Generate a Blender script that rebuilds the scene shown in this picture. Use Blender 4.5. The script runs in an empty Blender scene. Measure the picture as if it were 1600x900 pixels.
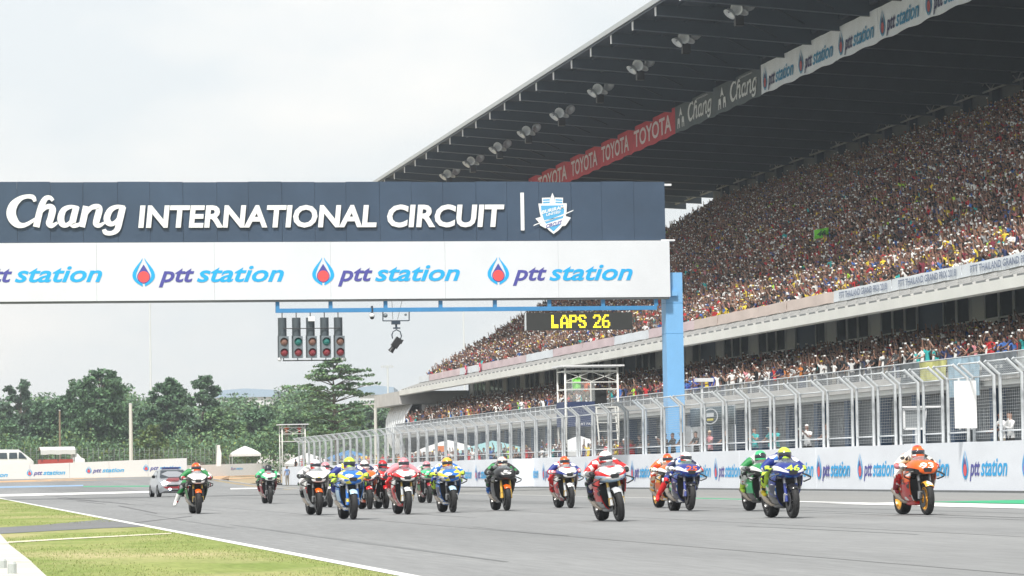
import bpy, math, random
import numpy as np
from mathutils import Vector, Matrix, noise
from mathutils.bvhtree import BVHTree

R = math.radians
rnd = random.Random(7)
C = bpy.context.scene.collection
scene = bpy.context.scene

# ------------------------------------------------------------------ camera
# world axes: +Y runs along the straight (away), +X across it towards the grandstand
F_PX = 5000.0
CAM = Vector((0.0, 0.0, 1.0))
TH, PH, RO = R(10.686), R(3.269), R(1.0)
FW = Vector((math.sin(TH)*math.cos(PH), math.cos(TH)*math.cos(PH), math.sin(PH)))
R0 = Vector((math.cos(TH), -math.sin(TH), 0))
U0 = R0.cross(FW)
RV = R0*math.cos(RO) - U0*math.sin(RO)
UV = U0*math.cos(RO) + R0*math.sin(RO)
cd = bpy.data.cameras.new('camera')
cd.sensor_width = 36.0
cd.lens = F_PX/1600*36
cd.clip_start = 0.5
cd.clip_end = 6000
cam = bpy.data.objects.new('camera', cd)
C.objects.link(cam)
m = Matrix.Identity(4)
for i in range(3):
    m[i][0], m[i][1], m[i][2], m[i][3] = RV[i], UV[i], -FW[i], CAM[i]
cam.matrix_world = m
scene.camera = cam

# ------------------------------------------------------------------ sky, sun, exposure
SUN_DIR = Vector((-0.25, -0.48, 0.84)).normalized()
SUN_EL = math.asin(SUN_DIR.z)
SUN_AZ = math.atan2(SUN_DIR.x, SUN_DIR.y)
w = bpy.data.worlds.new('World')
scene.world = w
w.use_nodes = True
wn, wl = w.node_tree.nodes, w.node_tree.links
bg = wn['Background']
sky = wn.new('ShaderNodeTexSky')
sky.sky_type = 'NISHITA'
sky.sun_disc = False
sky.sun_elevation = SUN_EL
sky.sun_rotation = SUN_AZ
sky.dust_density = 4.0
sky.air_density = 1.0
tc = wn.new('ShaderNodeTexCoord')
mp = wn.new('ShaderNodeMapping')
mp.inputs['Scale'].default_value = (1, 1, 2.2)
nz = wn.new('ShaderNodeTexNoise')
nz.inputs['Scale'].default_value = 6.5
nz.inputs['Detail'].default_value = 7
nz.inputs['Roughness'].default_value = 0.55
cr = wn.new('ShaderNodeValToRGB')
cr.color_ramp.elements[0].position = 0.42
cr.color_ramp.elements[0].color = (6.55, 6.85, 6.95, 1)     # thin high overcast
cr.color_ramp.elements[1].position = 0.64
cr.color_ramp.elements[1].color = (7.9, 7.75, 7.45, 1)     # brighter, warmer cloud
mixs = wn.new('ShaderNodeMix')
mixs.data_type = 'RGBA'
mixs.inputs[0].default_value = 0.88                          # cloud cover over the clear sky
wl.new(tc.outputs['Generated'], mp.inputs['Vector'])
wl.new(mp.outputs['Vector'], nz.inputs['Vector'])
wl.new(nz.outputs['Fac'], cr.inputs['Fac'])
wl.new(sky.outputs['Color'], mixs.inputs[6])
wl.new(cr.outputs['Color'], mixs.inputs[7])
wl.new(mixs.outputs[2], bg.inputs['Color'])
bg.inputs['Strength'].default_value = 0.10
sl = bpy.data.lights.new('sun', 'SUN')
sl.energy = 3.4
sl.angle = R(5)
sl.color = (1.0, 0.965, 0.91)
so = bpy.data.objects.new('sun', sl)
C.objects.link(so)
so.rotation_euler = SUN_DIR.to_track_quat('Z', 'Y').to_euler()
scene.view_settings.view_transform = 'Standard'
scene.view_settings.look = 'None'
scene.view_settings.gamma = 1.0
scene.view_settings.use_curve_mapping = False
scene.view_settings.exposure = 0.55
scene.cycles.use_denoising = True
scene.cycles.max_bounces = 6
scene.cycles.diffuse_bounces = 3
scene.cycles.glossy_bounces = 2
scene.cycles.transparent_max_bounces = 12
scene.cycles.caustics_reflective = False
scene.cycles.caustics_refractive = False

# ------------------------------------------------------------------ pixel -> place
def ray(x, y):
    return FW + RV*((x-800)/F_PX) + UV*((450-y)/F_PX)
def smooth(t):
    t = max(0.0, min(1.0, t))
    return t*t*(3-2*t)
def gz(p, q):
    """height of the ground: flat along the straight, rising beyond the first corner"""
    start = 190 + 130*smooth((p-24)/9)
    e = q-start
    if e <= 0:
        return 0.0
    return 1.0*smooth(e/105) + 0.0026*max(0, e-90)
def gp(x, y, z=0.0):
    d = ray(x, y)
    t = (z-CAM.z)/d.z
    return CAM + d*t
def gpt(x, y):
    """pixel -> terrain"""
    d = ray(x, y)
    t = 20.0
    while t < 900:
        P = CAM + d*t
        if P.z <= gz(P.x, P.y)+0.01:
            return P
        t += 0.5
    return CAM + d*900
def on_q(x, y, q):
    d = ray(x, y)
    return CAM + d*((q-CAM.y)/d.y)
def on_p(x, y, p):
    d = ray(x, y)
    return CAM + d*((p-CAM.x)/d.x)
def at_depth(x, y, Z):
    return CAM + ray(x, y)*Z

# ------------------------------------------------------------------ mesh helpers
class MB:
    def __init__(s):
        s.v, s.f, s.m = [], [], []
    def add(s, vs, fs, m=0):
        o = len(s.v)
        s.v.extend([tuple(v) for v in vs])
        for f in fs:
            s.f.append(tuple(i+o for i in f)); s.m.append(m)
        return s
    def box(s, x0, x1, y0, y1, z0, z1, m=0):
        vs = [(x0,y0,z0),(x1,y0,z0),(x1,y1,z0),(x0,y1,z0),(x0,y0,z1),(x1,y0,z1),(x1,y1,z1),(x0,y1,z1)]
        return s.add(vs, [(0,3,2,1),(4,5,6,7),(0,1,5,4),(1,2,6,5),(2,3,7,6),(3,0,4,7)], m)
    def bar(s, a, b, w, h=None, m=0, up=(0,0,1)):
        a, b = Vector(a), Vector(b)
        h = w if h is None else h
        d = (b-a).normalized()
        u = Vector(up)
        if abs(d.dot(u)) > 0.98: u = Vector((0,1,0))
        r = d.cross(u).normalized()*(w/2)
        u = r.cross(d).normalized()*(h/2)
        vs = [a-r-u,a+r-u,a+r+u,a-r+u,b-r-u,b+r-u,b+r+u,b-r+u]
        return s.add(vs, [(0,1,2,3),(7,6,5,4),(0,4,5,1),(1,5,6,2),(2,6,7,3),(3,7,4,0)], m)
    def tube(s, pts, r, n=6, m=0, cap=True, closed=False):
        pts = [Vector(p) for p in pts]
        k = len(pts)
        rs = r if isinstance(r, (list, tuple)) else [r]*k
        rings = []
        ref = None
        for i, p in enumerate(pts):
            if closed:
                d = pts[(i+1) % k]-pts[i-1]
            else:
                d = pts[min(i+1, k-1)]-pts[max(i-1, 0)]
            d = d.normalized()
            if ref is None:
                ref = Vector((0,0,1)) if abs(d.z) < 0.9 else Vector((1,0,0))
            a = d.cross(ref)
            if a.length < 1e-5:
                a = d.cross(Vector((0.3,1,0.2)))
            a.normalize()
            b = a.cross(d).normalized()
            ref = b
            rings.append([p + (a*math.cos(t)+b*math.sin(t))*rs[i] for t in [2*math.pi*j/n for j in range(n)]])
        vs = [v for rg in rings for v in rg]
        fs = []
        for i in range(k if closed else k-1):
            i2 = (i+1) % k
            for j in range(n):
                j2 = (j+1) % n
                fs.append((i*n+j, i*n+j2, i2*n+j2, i2*n+j))
        if cap and not closed:
            fs.append(tuple(range(n))[::-1]); fs.append(tuple((k-1)*n+j for j in range(n)))
        return s.add(vs, fs, m)
    def lathe(s, prof, c=(0,0,0), axis='X', n=20, m=0, closed=False):
        """prof: list of (along, radius)"""
        vs, fs = [], []
        k = len(prof)
        for (a, r) in prof:
            for j in range(n):
                t = 2*math.pi*j/n
                u, v = r*math.cos(t), r*math.sin(t)
                if axis == 'X': vs.append((c[0]+a, c[1]+u, c[2]+v))
                elif axis == 'Y': vs.append((c[0]+v, c[1]+a, c[2]+u))
                else: vs.append((c[0]+u, c[1]+v, c[2]+a))
        for i in range(k if closed else k-1):
            i2 = (i+1) % k
            for j in range(n):
                j2 = (j+1) % n
                fs.append((i*n+j, i2*n+j, i2*n+j2, i*n+j2))
        return s.add(vs, fs, m)
    def loft(s, secs, m=0, closed=True, cap=True, mats=None):
        n = len(secs[0])
        vs = [v for sc in secs for v in sc]
        k = len(secs)
        o = len(s.v)
        s.v.extend([tuple(v) for v in vs])
        for i in range(k-1):
            for j in range(n if closed else n-1):
                j2 = (j+1) % n
                s.f.append((o+i*n+j, o+i*n+j2, o+(i+1)*n+j2, o+(i+1)*n+j))
                s.m.append(mats(i, j) if mats else m)
        if cap and closed:
            s.f.append(tuple(o+j for j in range(n))[::-1]); s.m.append(mats(0, 0) if mats else m)
            s.f.append(tuple(o+(k-1)*n+j for j in range(n))); s.m.append(mats(k-2, 0) if mats else m)
        return s
    def sheet(s, grid, off, m=0, mats=None):
        """grid[i][j] of points, given thickness by the offset vector (or per-point function)"""
        a, b = len(grid), len(grid[0])
        o = len(s.v)
        offf = off if callable(off) else (lambda v: Vector(v)+Vector(off))
        for row in grid:
            for v in row: s.v.append(tuple(v))
        for row in grid:
            for v in row: s.v.append(tuple(offf(v)))
        nn = a*b
        def q(*f, mm=0):
            s.f.append(tuple(o+i for i in f)); s.m.append(mm)
        for i in range(a-1):
            for j in range(b-1):
                mm = mats(i, j) if mats else m
                q(i*b+j, i*b+j+1, (i+1)*b+j+1, (i+1)*b+j, mm=mm)
                q(nn+i*b+j, nn+(i+1)*b+j, nn+(i+1)*b+j+1, nn+i*b+j+1, mm=mm)
        mm = mats(0, 0) if mats else m
        for i in range(a-1):
            q(i*b, (i+1)*b, nn+(i+1)*b, nn+i*b, mm=mm)
            q(i*b+b-1, nn+i*b+b-1, nn+(i+1)*b+b-1, (i+1)*b+b-1, mm=mm)
        for j in range(b-1):
            q(j, nn+j, nn+j+1, j+1, mm=mm)
            q((a-1)*b+j, (a-1)*b+j+1, nn+(a-1)*b+j+1, nn+(a-1)*b+j, mm=mm)
        return s
    def prism(s, poly, y0, y1, m=0):
        """poly in (x, z), extruded along y"""
        n = len(poly)
        vs = [(x, y0, z) for x, z in poly]+[(x, y1, z) for x, z in poly]
        fs = [tuple(range(n)), tuple(range(2*n-1, n-1, -1))]
        for i in range(n):
            j = (i+1) % n
            fs.append((i, i+n, j+n, j))
        return s.add(vs, fs, m)
    def mesh(s, name, mats, smooth=False):
        me = bpy.data.meshes.new(name)
        me.from_pydata(s.v, [], s.f)
        for mt in (mats if isinstance(mats, (list, tuple)) else [mats]):
            me.materials.append(mt)
        if any(s.m):
            me.polygons.foreach_set('material_index', s.m)
        if smooth:
            me.polygons.foreach_set('use_smooth', [True]*len(s.f))
            if smooth is not True:
                me.set_sharp_from_angle(angle=R(smooth))
        me.update()
        return me
    def build(s, name, mats, parent=None, smooth=False, loc=None):
        return obj(name, s.mesh(name, mats, smooth), parent, loc)

def obj(name, me, parent=None, loc=None):
    o = bpy.data.objects.new(name, me)
    C.objects.link(o)
    if parent is not None: o.parent = parent
    if loc is not None: o.location = loc
    return o
def tag(o, label=None, cat=None, group=None, kind=None):
    if label: o['label'] = label
    if cat: o['category'] = cat
    if group: o['group'] = group
    if kind: o['kind'] = kind
    return o
def empty(name, loc=(0,0,0), rz=0, label=None, cat=None, group=None):
    o = bpy.data.objects.new(name, None)
    C.objects.link(o)
    o.location = loc
    o.rotation_euler = (0, 0, rz)
    o.empty_display_size = 0.2
    return tag(o, label, cat, group)

# ------------------------------------------------------------------ materials
MATS = {}
def mat(name, col=(.5,.5,.5), rough=.6, metal=0, var=0.0, scale=4.0, bump=0.0, bscale=None, coat=0.0, emit=None, estr=1.0, alpha=None, island=0.0, spec=None, detail=4.0, stretch=None):
    if name in MATS: return MATS[name]
    mt = bpy.data.materials.new(name)
    mt.use_nodes = True
    nt = mt.node_tree
    N, L = nt.nodes, nt.links
    b = N['Principled BSDF']
    c4 = (*col, 1)
    b.inputs['Base Color'].default_value = c4
    b.inputs['Roughness'].default_value = rough
    b.inputs['Metallic'].default_value = metal
    if spec is not None: b.inputs['Specular IOR Level'].default_value = spec
    if coat: b.inputs['Coat Weight'].default_value = coat; b.inputs['Coat Roughness'].default_value = .08
    if emit:
        b.inputs['Emission Color'].default_value = (*emit, 1)
        b.inputs['Emission Strength'].default_value = estr
    if alpha is not None: b.inputs['Alpha'].default_value = alpha
    src = None
    if var or bump:
        t = N.new('ShaderNodeTexCoord')
        vec = t.outputs['Object']
        if stretch:
            mpp = N.new('ShaderNodeMapping'); mpp.inputs['Scale'].default_value = stretch
            L.new(vec, mpp.inputs['Vector']); vec = mpp.outputs['Vector']
        n = N.new('ShaderNodeTexNoise')
        n.inputs['Scale'].default_value = scale
        n.inputs['Detail'].default_value = detail
        n.inputs['Roughness'].default_value = .6
        L.new(vec, n.inputs['Vector'])
        if var:
            r = N.new('ShaderNodeValToRGB')
            r.color_ramp.elements[0].position = .25
            r.color_ramp.elements[1].position = .75
            r.color_ramp.elements[0].color = (*[max(0, c*(1-var)) for c in col], 1)
            r.color_ramp.elements[1].color = (*[min(1, c*(1+var)) for c in col], 1)
            L.new(n.outputs['Fac'], r.inputs['Fac'])
            src = r.outputs['Color']
        if bump:
            n2 = N.new('ShaderNodeTexNoise')
            n2.inputs['Scale'].default_value = bscale or scale
            n2.inputs['Detail'].default_value = 3
            L.new(vec, n2.inputs['Vector'])
            bp = N.new('ShaderNodeBump')
            bp.inputs['Strength'].default_value = bump
            bp.inputs['Distance'].default_value = .02
            L.new(n2.outputs['Fac'], bp.inputs['Height'])
            L.new(bp.outputs['Normal'], b.inputs['Normal'])
    if island:
        g = N.new('ShaderNodeNewGeometry')
        hs = N.new('ShaderNodeHueSaturation')
        mr = N.new('ShaderNodeMapRange')
        mr.inputs['To Min'].default_value = 1-island
        mr.inputs['To Max'].default_value = 1+island
        L.new(g.outputs['Random Per Island'], mr.inputs['Value'])
        L.new(mr.outputs['Result'], hs.inputs['Value'])
        if src: L.new(src, hs.inputs['Color'])
        else: hs.inputs['Color'].default_value = c4
        src = hs.outputs['Color']
    if src: L.new(src, b.inputs['Base Color'])
    MATS[name] = mt
    return mt
def attr_mat(name, attr, rough=.8):
    """colour read from the instance (crowd) or from the object's own property (single people)"""
    if name in MATS: return MATS[name]
    mt = bpy.data.materials.new(name); mt.use_nodes = True
    N, L = mt.node_tree.nodes, mt.node_tree.links
    b = N['Principled BSDF']; b.inputs['Roughness'].default_value = rough
    a = N.new('ShaderNodeAttribute'); a.attribute_type = 'INSTANCER'; a.attribute_name = attr
    L.new(a.outputs['Color'], b.inputs['Base Color'])
    MATS[name] = mt
    return mt

WHITE = mat('white_paint', (.78,.79,.80), .5, var=.05, scale=.7)
STEEL = mat('galvanised_steel', (.62,.65,.67), .45, .15, var=.12, scale=6)
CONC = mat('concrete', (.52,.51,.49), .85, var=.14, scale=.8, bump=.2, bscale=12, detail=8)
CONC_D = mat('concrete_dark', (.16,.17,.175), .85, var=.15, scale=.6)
BLACK = mat('black_plastic', (.018,.019,.021), .45)
DKSTEEL = mat('dark_painted_steel', (.026,.044,.068), .5, var=.15, scale=.5)
BLUE = mat('light_blue_paint', (.20,.46,.78), .5, var=.07, scale=.9)
BLUE2 = mat('mid_blue_paint', (.05,.24,.50), .5, var=.08, scale=2)
CYAN = mat('logo_cyan', (.01,.40,.80), .5)
NAVY = mat('logo_navy', (.075,.075,.34), .5)
RED = mat('logo_red', (.80,.09,.09), .5)
RUBBER = mat('rubber', (.014,.014,.015), .75, var=.3, scale=9)

# ------------------------------------------------------------------ lettering
_tc = {}
def text_mb(body, width=None, height=1.0, bold=.0, shear=0.0, spacing=1.0, res=3):
    """flat lettering in the XZ plane, lower left at the origin; returns (verts, faces, width)"""
    key = (body, bold, shear, spacing, res)
    if key not in _tc:
        cu = bpy.data.curves.new('lettering', 'FONT')
        cu.body = body; cu.offset = bold; cu.shear = shear; cu.space_character = spacing
        cu.resolution_u = res; cu.fill_mode = 'FRONT'
        o = bpy.data.objects.new('lettering', cu)
        C.objects.link(o)
        dg = bpy.context.evaluated_depsgraph_get()
        me = bpy.data.meshes.new_from_object(o.evaluated_get(dg))
        vs = [(v.co.x, v.co.y) for v in me.vertices]
        fs = [tuple(p.vertices) for p in me.polygons]
        bpy.data.objects.remove(o); bpy.data.meshes.remove(me)
        xs = [v[0] for v in vs]; zs = [v[1] for v in vs]
        _tc[key] = (vs, fs, min(xs), max(xs), min(zs), max(zs))
    vs, fs, x0, x1, z0, z1 = _tc[key]
    sz = height/(z1-z0)
    sx = (width/(x1-x0)) if width else sz
    return [((x-x0)*sx, 0, (z-z0)*sz) for x, z in vs], fs, (x1-x0)*sx
def put_text(mb, body, x, z, width=None, height=1.0, y=0, m=0, **k):
    vs, fs, wd = text_mb(body, width, height, **k)
    mb.add([(a+x, y, c+z) for a, _, c in vs], fs, m)
    return wd
def ribbon(mb, pts, y=0, m=0, sub=5):
    """variable width stroke; pts (x, z, w) smoothed by Catmull-Rom, with a round start and end"""
    P = [Vector(p) for p in pts]
    out = []
    for i in range(len(P)-1):
        a, b, c, d = P[max(i-1,0)], P[i], P[i+1], P[min(i+2,len(P)-1)]
        for k in range(sub):
            t = k/sub
            out.append(0.5*((2*b)+(c-a)*t+(2*a-5*b+4*c-d)*t*t+(3*b-a-3*c+d)*t**3))
    out.append(P[-1])
    L_, R_ = [], []
    for i, p in enumerate(out):
        d = out[min(i+1,len(out)-1)]-out[max(i-1,0)]
        n = Vector((-d[1], d[0])).normalized()*(p[2]/2)
        L_.append((p[0]+n.x, p[1]+n.y)); R_.append((p[0]-n.x, p[1]-n.y))
    vs = [(a, y, b) for a, b in L_]+[(a, y, b) for a, b in R_]
    k = len(out)
    mb.add(vs, [(i, i+1, k+i+1, k+i) for i in range(k-1)], m)
def fan(mb, poly, y=0, m=0):
    mb.add([(x, y, z) for x, z in poly], [tuple(range(len(poly)))], m)
def ptt_logo(wd):
    """flame emblem and the words 'ptt station', lower left at origin, facing -Y; mats cyan, navy, red"""
    mb = MB()
    e = wd*.148            # emblem width
    h = e*1.24
    cx = e/2
    for s in (-1, 1):      # the two flame halves
        o_, i_ = [], []
        for k in range(13):
            t = k/12
            zz = h*(1-t)
            ww = e*.5*(math.sin(math.pi*min(1, (t*.97+.03))**1.45)**.72)
            o_.append((max(ww, e*.06), zz))
            i_.append((max(e*.04, ww-e*.165*min(1, t*2.2+.1)), zz+(.0 if t < .9 else h*.04)))
        n = len(o_)
        vs = [(cx+s*a, 0, b) for a, b in o_]+[(cx+s*a, 0, b) for a, b in i_]
        mb.add(vs, [(i, i+1, n+i+1, n+i) for i in range(n-1)], 0)
    rr = e*.29
    cz = h*.34
    drop = [(cx+rr*math.cos(a), cz+rr*math.sin(a)) for a in [R(d) for d in range(-215, 36, 12)]]
    drop.append((cx, cz+e*.55))
    fan(mb, drop, -.004, 1)
    fan(mb, [(cx+rr*.88*math.cos(a), cz+rr*.88*math.sin(a)) for a in [R(d) for d in range(0, 360, 15)]], -.008, 2)
    x = wd*.172
    put_text(mb, 'ptt', x, -h*.04, wd*.235, h*.68, m=1, bold=.022, shear=.30)
    put_text(mb, 'station', x+wd*.25, h*.13, wd*.578, h*.59, m=0, bold=.02, shear=.30)
    return mb
LOGO_MATS = [CYAN, NAVY, RED]
# ================================================================== THE SETTING
def drape(mb, p0, p1, q0, q1, dz, nq=1, npp=1, m=0):
    """a sheet over the terrain"""
    vs, fs = [], []
    for i in range(nq+1):
        for j in range(npp+1):
            p = p0+(p1-p0)*j/npp; q = q0+(q1-q0)*i/nq
            vs.append((p, q, gz(p, q)+dz))
    for i in range(nq):
        for j in range(npp):
            a = i*(npp+1)+j
            fs.append((a, a+1, a+npp+2, a+npp+1))
    mb.add(vs, fs, m)

def ground_mat(name, cols, scales, rough=.9, bump=.3, bscale=40, stretch=(1,1,1), pos=(.3,.7), spec=.3, grain=None, gamt=.35):
    """two-layer procedural ground: cols = [dark, light, patch]"""
    mt = bpy.data.materials.new(name); mt.use_nodes = True
    N, L = mt.node_tree.nodes, mt.node_tree.links
    b = N['Principled BSDF']; b.inputs['Roughness'].default_value = rough
    b.inputs['Specular IOR Level'].default_value = spec
    t = N.new('ShaderNodeTexCoord'); mp = N.new('ShaderNodeMapping')
    mp.inputs['Scale'].default_value = stretch
    L.new(t.outputs['Object'], mp.inputs['Vector'])
    def nz(s, d=6):
        n = N.new('ShaderNodeTexNoise'); n.inputs['Scale'].default_value = s; n.inputs['Detail'].default_value = d
        L.new(mp.outputs['Vector'], n.inputs['Vector']); return n
    a = nz(scales[0]); c = nz(scales[1], 3); f = nz(bscale, 2)
    if grain:
        mp2 = N.new('ShaderNodeMapping'); mp2.inputs['Scale'].default_value = grain
        L.new(t.outputs['Object'], mp2.inputs['Vector']); L.new(mp2.outputs['Vector'], f.inputs['Vector']); f.inputs['Scale'].default_value = 1; f.inputs['Detail'].default_value = 5; f.inputs['Roughness'].default_value = .7
    r = N.new('ShaderNodeValToRGB')
    r.color_ramp.elements[0].position, r.color_ramp.elements[1].position = pos
    r.color_ramp.elements[0].color = (*cols[0], 1); r.color_ramp.elements[1].color = (*cols[1], 1)
    L.new(a.outputs['Fac'], r.inputs['Fac'])
    mx = N.new('ShaderNodeMix'); mx.data_type = 'RGBA'
    r2 = N.new('ShaderNodeValToRGB')
    r2.color_ramp.elements[0].position, r2.color_ramp.elements[1].position = .48, .68
    L.new(c.outputs['Fac'], r2.inputs['Fac'])
    L.new(r2.outputs['Color'], mx.inputs[0])
    L.new(r.outputs['Color'], mx.inputs[6]); mx.inputs[7].default_value = (*cols[2], 1)
    # fine speckle
    m2 = N.new('ShaderNodeMix'); m2.data_type = 'RGBA'; m2.blend_type = 'MULTIPLY'; m2.inputs[0].default_value = gamt
    r3 = N.new('ShaderNodeValToRGB')
    r3.color_ramp.elements[0].color = (.55,.55,.55,1); r3.color_ramp.elements[1].color = (1.25,1.25,1.25,1)
    r3.color_ramp.elements[0].position, r3.color_ramp.elements[1].position = .3, .7
    L.new(f.outputs['Fac'], r3.inputs['Fac'])
    L.new(mx.outputs[2], m2.inputs[6]); L.new(r3.outputs['Color'], m2.inputs[7])
    L.new(m2.outputs[2], b.inputs['Base Color'])
    bp = N.new('ShaderNodeBump'); bp.inputs['Strength'].default_value = bump; bp.inputs['Distance'].default_value = .01
    L.new(f.outputs['Fac'], bp.inputs['Height']); L.new(bp.outputs['Normal'], b.inputs['Normal'])
    return mt
M_DIRT = ground_mat('dry_ground', [(.30,.24,.15),(.42,.33,.21),(.22,.25,.10)], (.06,.02))
M_ASPH = ground_mat('race_asphalt', [(.205,.210,.213),(.25,.255,.257),(.175,.18,.182)], (.5,.12), .75, .35, 60, (1.0,.12,1), spec=.35, grain=(9,.55,1), gamt=.42)
M_ASPH2 = ground_mat('run_off_asphalt', [(.225,.23,.225),(.255,.255,.25),(.21,.21,.21)], (.35,.1), .85, .3, 50, (1,.2,1), grain=(6,.5,1), gamt=.3)
M_ASPH3 = ground_mat('service_road_asphalt', [(.15,.16,.17),(.19,.195,.2),(.17,.17,.17)], (.5,.2), .85, .3, 50)
M_GRASS = ground_mat('mown_grass', [(.18,.24,.065),(.28,.31,.11),(.40,.36,.19)], (.9,.30), .95, .8, 30, (1.0,.45,1), (.3,.7), .1, grain=(10,1.5,1), gamt=.5)

mb = MB()
ps = [-1800,-600,-200,-80,-30,-10,0,4,8,12,16,20,24,26,28,30,32,34,36,45,60,90,150,300,700,1800]
qs = [-60,0,60,120,160,190,200,210,220,230,240,250,260,270,280,290,300,310,320,335,350,370,400,450,520,700,1000,1800,4500]
vs = [(p, q, gz(p, q)-.012) for q in qs for p in ps]
n = len(ps)
mb.add(vs, [(i*n+j, i*n+j+1, (i+1)*n+j+1, (i+1)*n+j) for i in range(len(qs)-1) for j in range(n-1)])
tag(mb.build('ground', M_DIRT), kind='structure')
EDGE_L, EDGE_R, WALL_P = 4.65, 24.6, 35.2
mb = MB(); drape(mb, EDGE_L, EDGE_R, -20, 292, 0, 156, 8)
tag(mb.build('race_track', M_ASPH), kind='structure')
mb = MB(); drape(mb, EDGE_R, WALL_P+.6, -20, 322, .0, 170, 6)
tag(mb.build('run_off_area', M_ASPH2), kind='structure')
mb = MB(); drape(mb, WALL_P+.6, 52, 40, 345, .0)
tag(mb.build('pit_lane', M_ASPH3), kind='structure')
# tarmac and sandy strips that sweep round beyond the straight
mb = MB(); drape(mb, -40, EDGE_L, 176, 292, .0, 58, 6)
tag(mb.build('corner_tarmac', M_ASPH), kind='structure')
mb = MB(); drape(mb, -60, EDGE_L-.0, -30, 172, .0)
tag(mb.build('infield_grass', M_GRASS), kind='structure')
PAINT = mat('track_paint_white', (.72,.72,.71), .6, var=.12, scale=1.5, detail=8)
PAINT_G = mat('track_paint_green', (.03,.36,.17), .6, var=.15, scale=1.2, detail=8)
PAINT_B = mat('track_paint_blue', (.22,.36,.55), .6, var=.2, scale=.8)
SAND = mat('sandy_earth', (.50,.32,.18), .95, var=.2, scale=.3, detail=8)
def marking(name, m, p0, p1, q0, q1, dz=.005, nq=1):
    mb = MB(); drape(mb, p0, p1, q0, q1, dz, nq)
    return tag(mb.build(name, m), kind='structure')
marking('edge_line', PAINT, EDGE_L, EDGE_L+.17, -20, 290, nq=60)
marking('edge_line', PAINT, EDGE_R-.1, EDGE_R+.07, 40, 290, nq=60)
# painted kerb strip outside the right edge: white then green, starting opposite the leader
marking('painted_strip', PAINT, 23.3, 25.5, 40, 80, .009)
marking('painted_strip', PAINT, 24.0, 24.45, 80, 92, .009)
marking('painted_strip', PAINT_G, 25.9, 28.6, 40, 80, .009)
marking('painted_strip', PAINT_G, 24.75, 25.3, 92, 106, .009)
def band(name, m, pts_lo, pts_hi, dz=.006):
    """painted band given by two rows of ground pixels"""
    mb = MB(); vs = []
    n = len(pts_lo)
    for (x, y) in pts_lo+pts_hi:
        P = gpt(x, y); vs.append((P.x, P.y, gz(P.x, P.y)+dz))
    mb.add(vs, [(i, i+1, n+i+1, n+i) for i in range(n-1)])
    return tag(mb.build(name, m), kind='structure')
def seg(p0, p1, n=9):
    return [(p0[0]+(p1[0]-p0[0])*i/n, p0[1]+(p1[1]-p0[1])*i/n) for i in range(n+1)]
band('painted_band', PAINT, seg((-30,776.5), (250,769.3)), seg((-30,773), (250,766.8)))
band('painted_band', PAINT, seg((360,764.6), (440,762.6)), seg((360,762.8), (440,761)))
band('painted_band', PAINT_B, seg((-30,763.2), (130,759.6)), seg((-30,760.6), (130,757.6)), .007)
band('painted_band', PAINT_G, seg((130,761.0), (250,760.2)), seg((130,759.6), (250,758.8)), .008)
band('sandy_strip', SAND, seg((-30,754.6), (292,747.2)), seg((-30,752.6), (292,741.6)), .01)
band('sandy_strip', SAND, seg((292,752), (440,745)), seg((292,744.8), (440,741)), .011)
band('sandy_strip', SAND, seg((292,742), (446,738)), seg((292,738.2), (446,734.6)), .009)
# skid marks left by braking into the corner
SKID = mat('skid_rubber', (.10,.10,.105), .7, var=.3, scale=2)
for (a, b, t) in [((90,779),(200,787.5),.9), ((120,783),(165,788),.7), ((185,790.6),(245,802.5),1.2), ((60,772.5),(150,783),.6), ((300,806.5),(200,818),.7)]:
    band('skid_mark', SKID, seg(a, b, 5), seg((a[0],a[1]-t), (b[0],b[1]-t), 5), .004)
# infield: service road, white line, concrete apron
def patch(name, m, px, dz):
    mb = MB(); vs = []
    for x, y in px:
        P = gp(x, y); vs.append((P.x, P.y, dz))
    mb.add(vs, [tuple(range(len(vs)))])
    return tag(mb.build(name, m), kind='structure')
patch('service_road', M_ASPH3, [(-60,838),(60,831),(150,826),(228,823.2),(213,820.2),(160,811.5),(150,813),(60,821),(-60,828)], .006)
marking_line = mat('grass_line', (.62,.58,.44), .9, var=.2, scale=2)
patch('grass_line', marking_line, [(12,849),(120,842.5),(268,834.5),(268,833.2),(120,840.6),(12,846.8)], .008)
t = empty('concrete_apron', (0,0,0)); tag(t, kind='structure')
APR = mat('pale_concrete', (.50,.49,.45), .85, var=.12, scale=1.2, bump=.3, bscale=20)
rows = [((-70,836),(0,838)), ((-70,853.5),(14,855)), ((-70,884),(50,885)), ((-70,925),(90,925))]
for (a, b), (c, d) in zip(rows[:-1], rows[1:]):
    A, B, Cc, D = gp(a[0],a[1]+.5), gp(b[0],b[1]+.5), gp(d[0],d[1]-.4), gp(c[0],c[1]-.4)
    mb = MB(); vs = [(v.x, v.y, z) for z in (-.02, .05) for v in (A, B, Cc, D)]
    mb.add(vs, [(0,1,2,3),(7,6,5,4),(0,4,5,1),(1,5,6,2),(2,6,7,3),(3,7,4,0)])
    mb.build('slab', APR, t)
for x, y, hh in [(4,895,.1),(19,904,.12)]:
    P = gp(x, y)
    b = MB(); b.lathe([(0,0),(0,.045),(hh*.8,.045),(hh,.03),(hh,0)], axis='Z', n=10)
    o = b.build('marker_stub', mat('grey_plastic', (.42,.45,.43), .6), None, loc=(P.x, P.y, .05))
    tag(o, 'short grey stub standing on the pale concrete apron', 'stub', 'grey stubs on the concrete apron')

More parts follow.
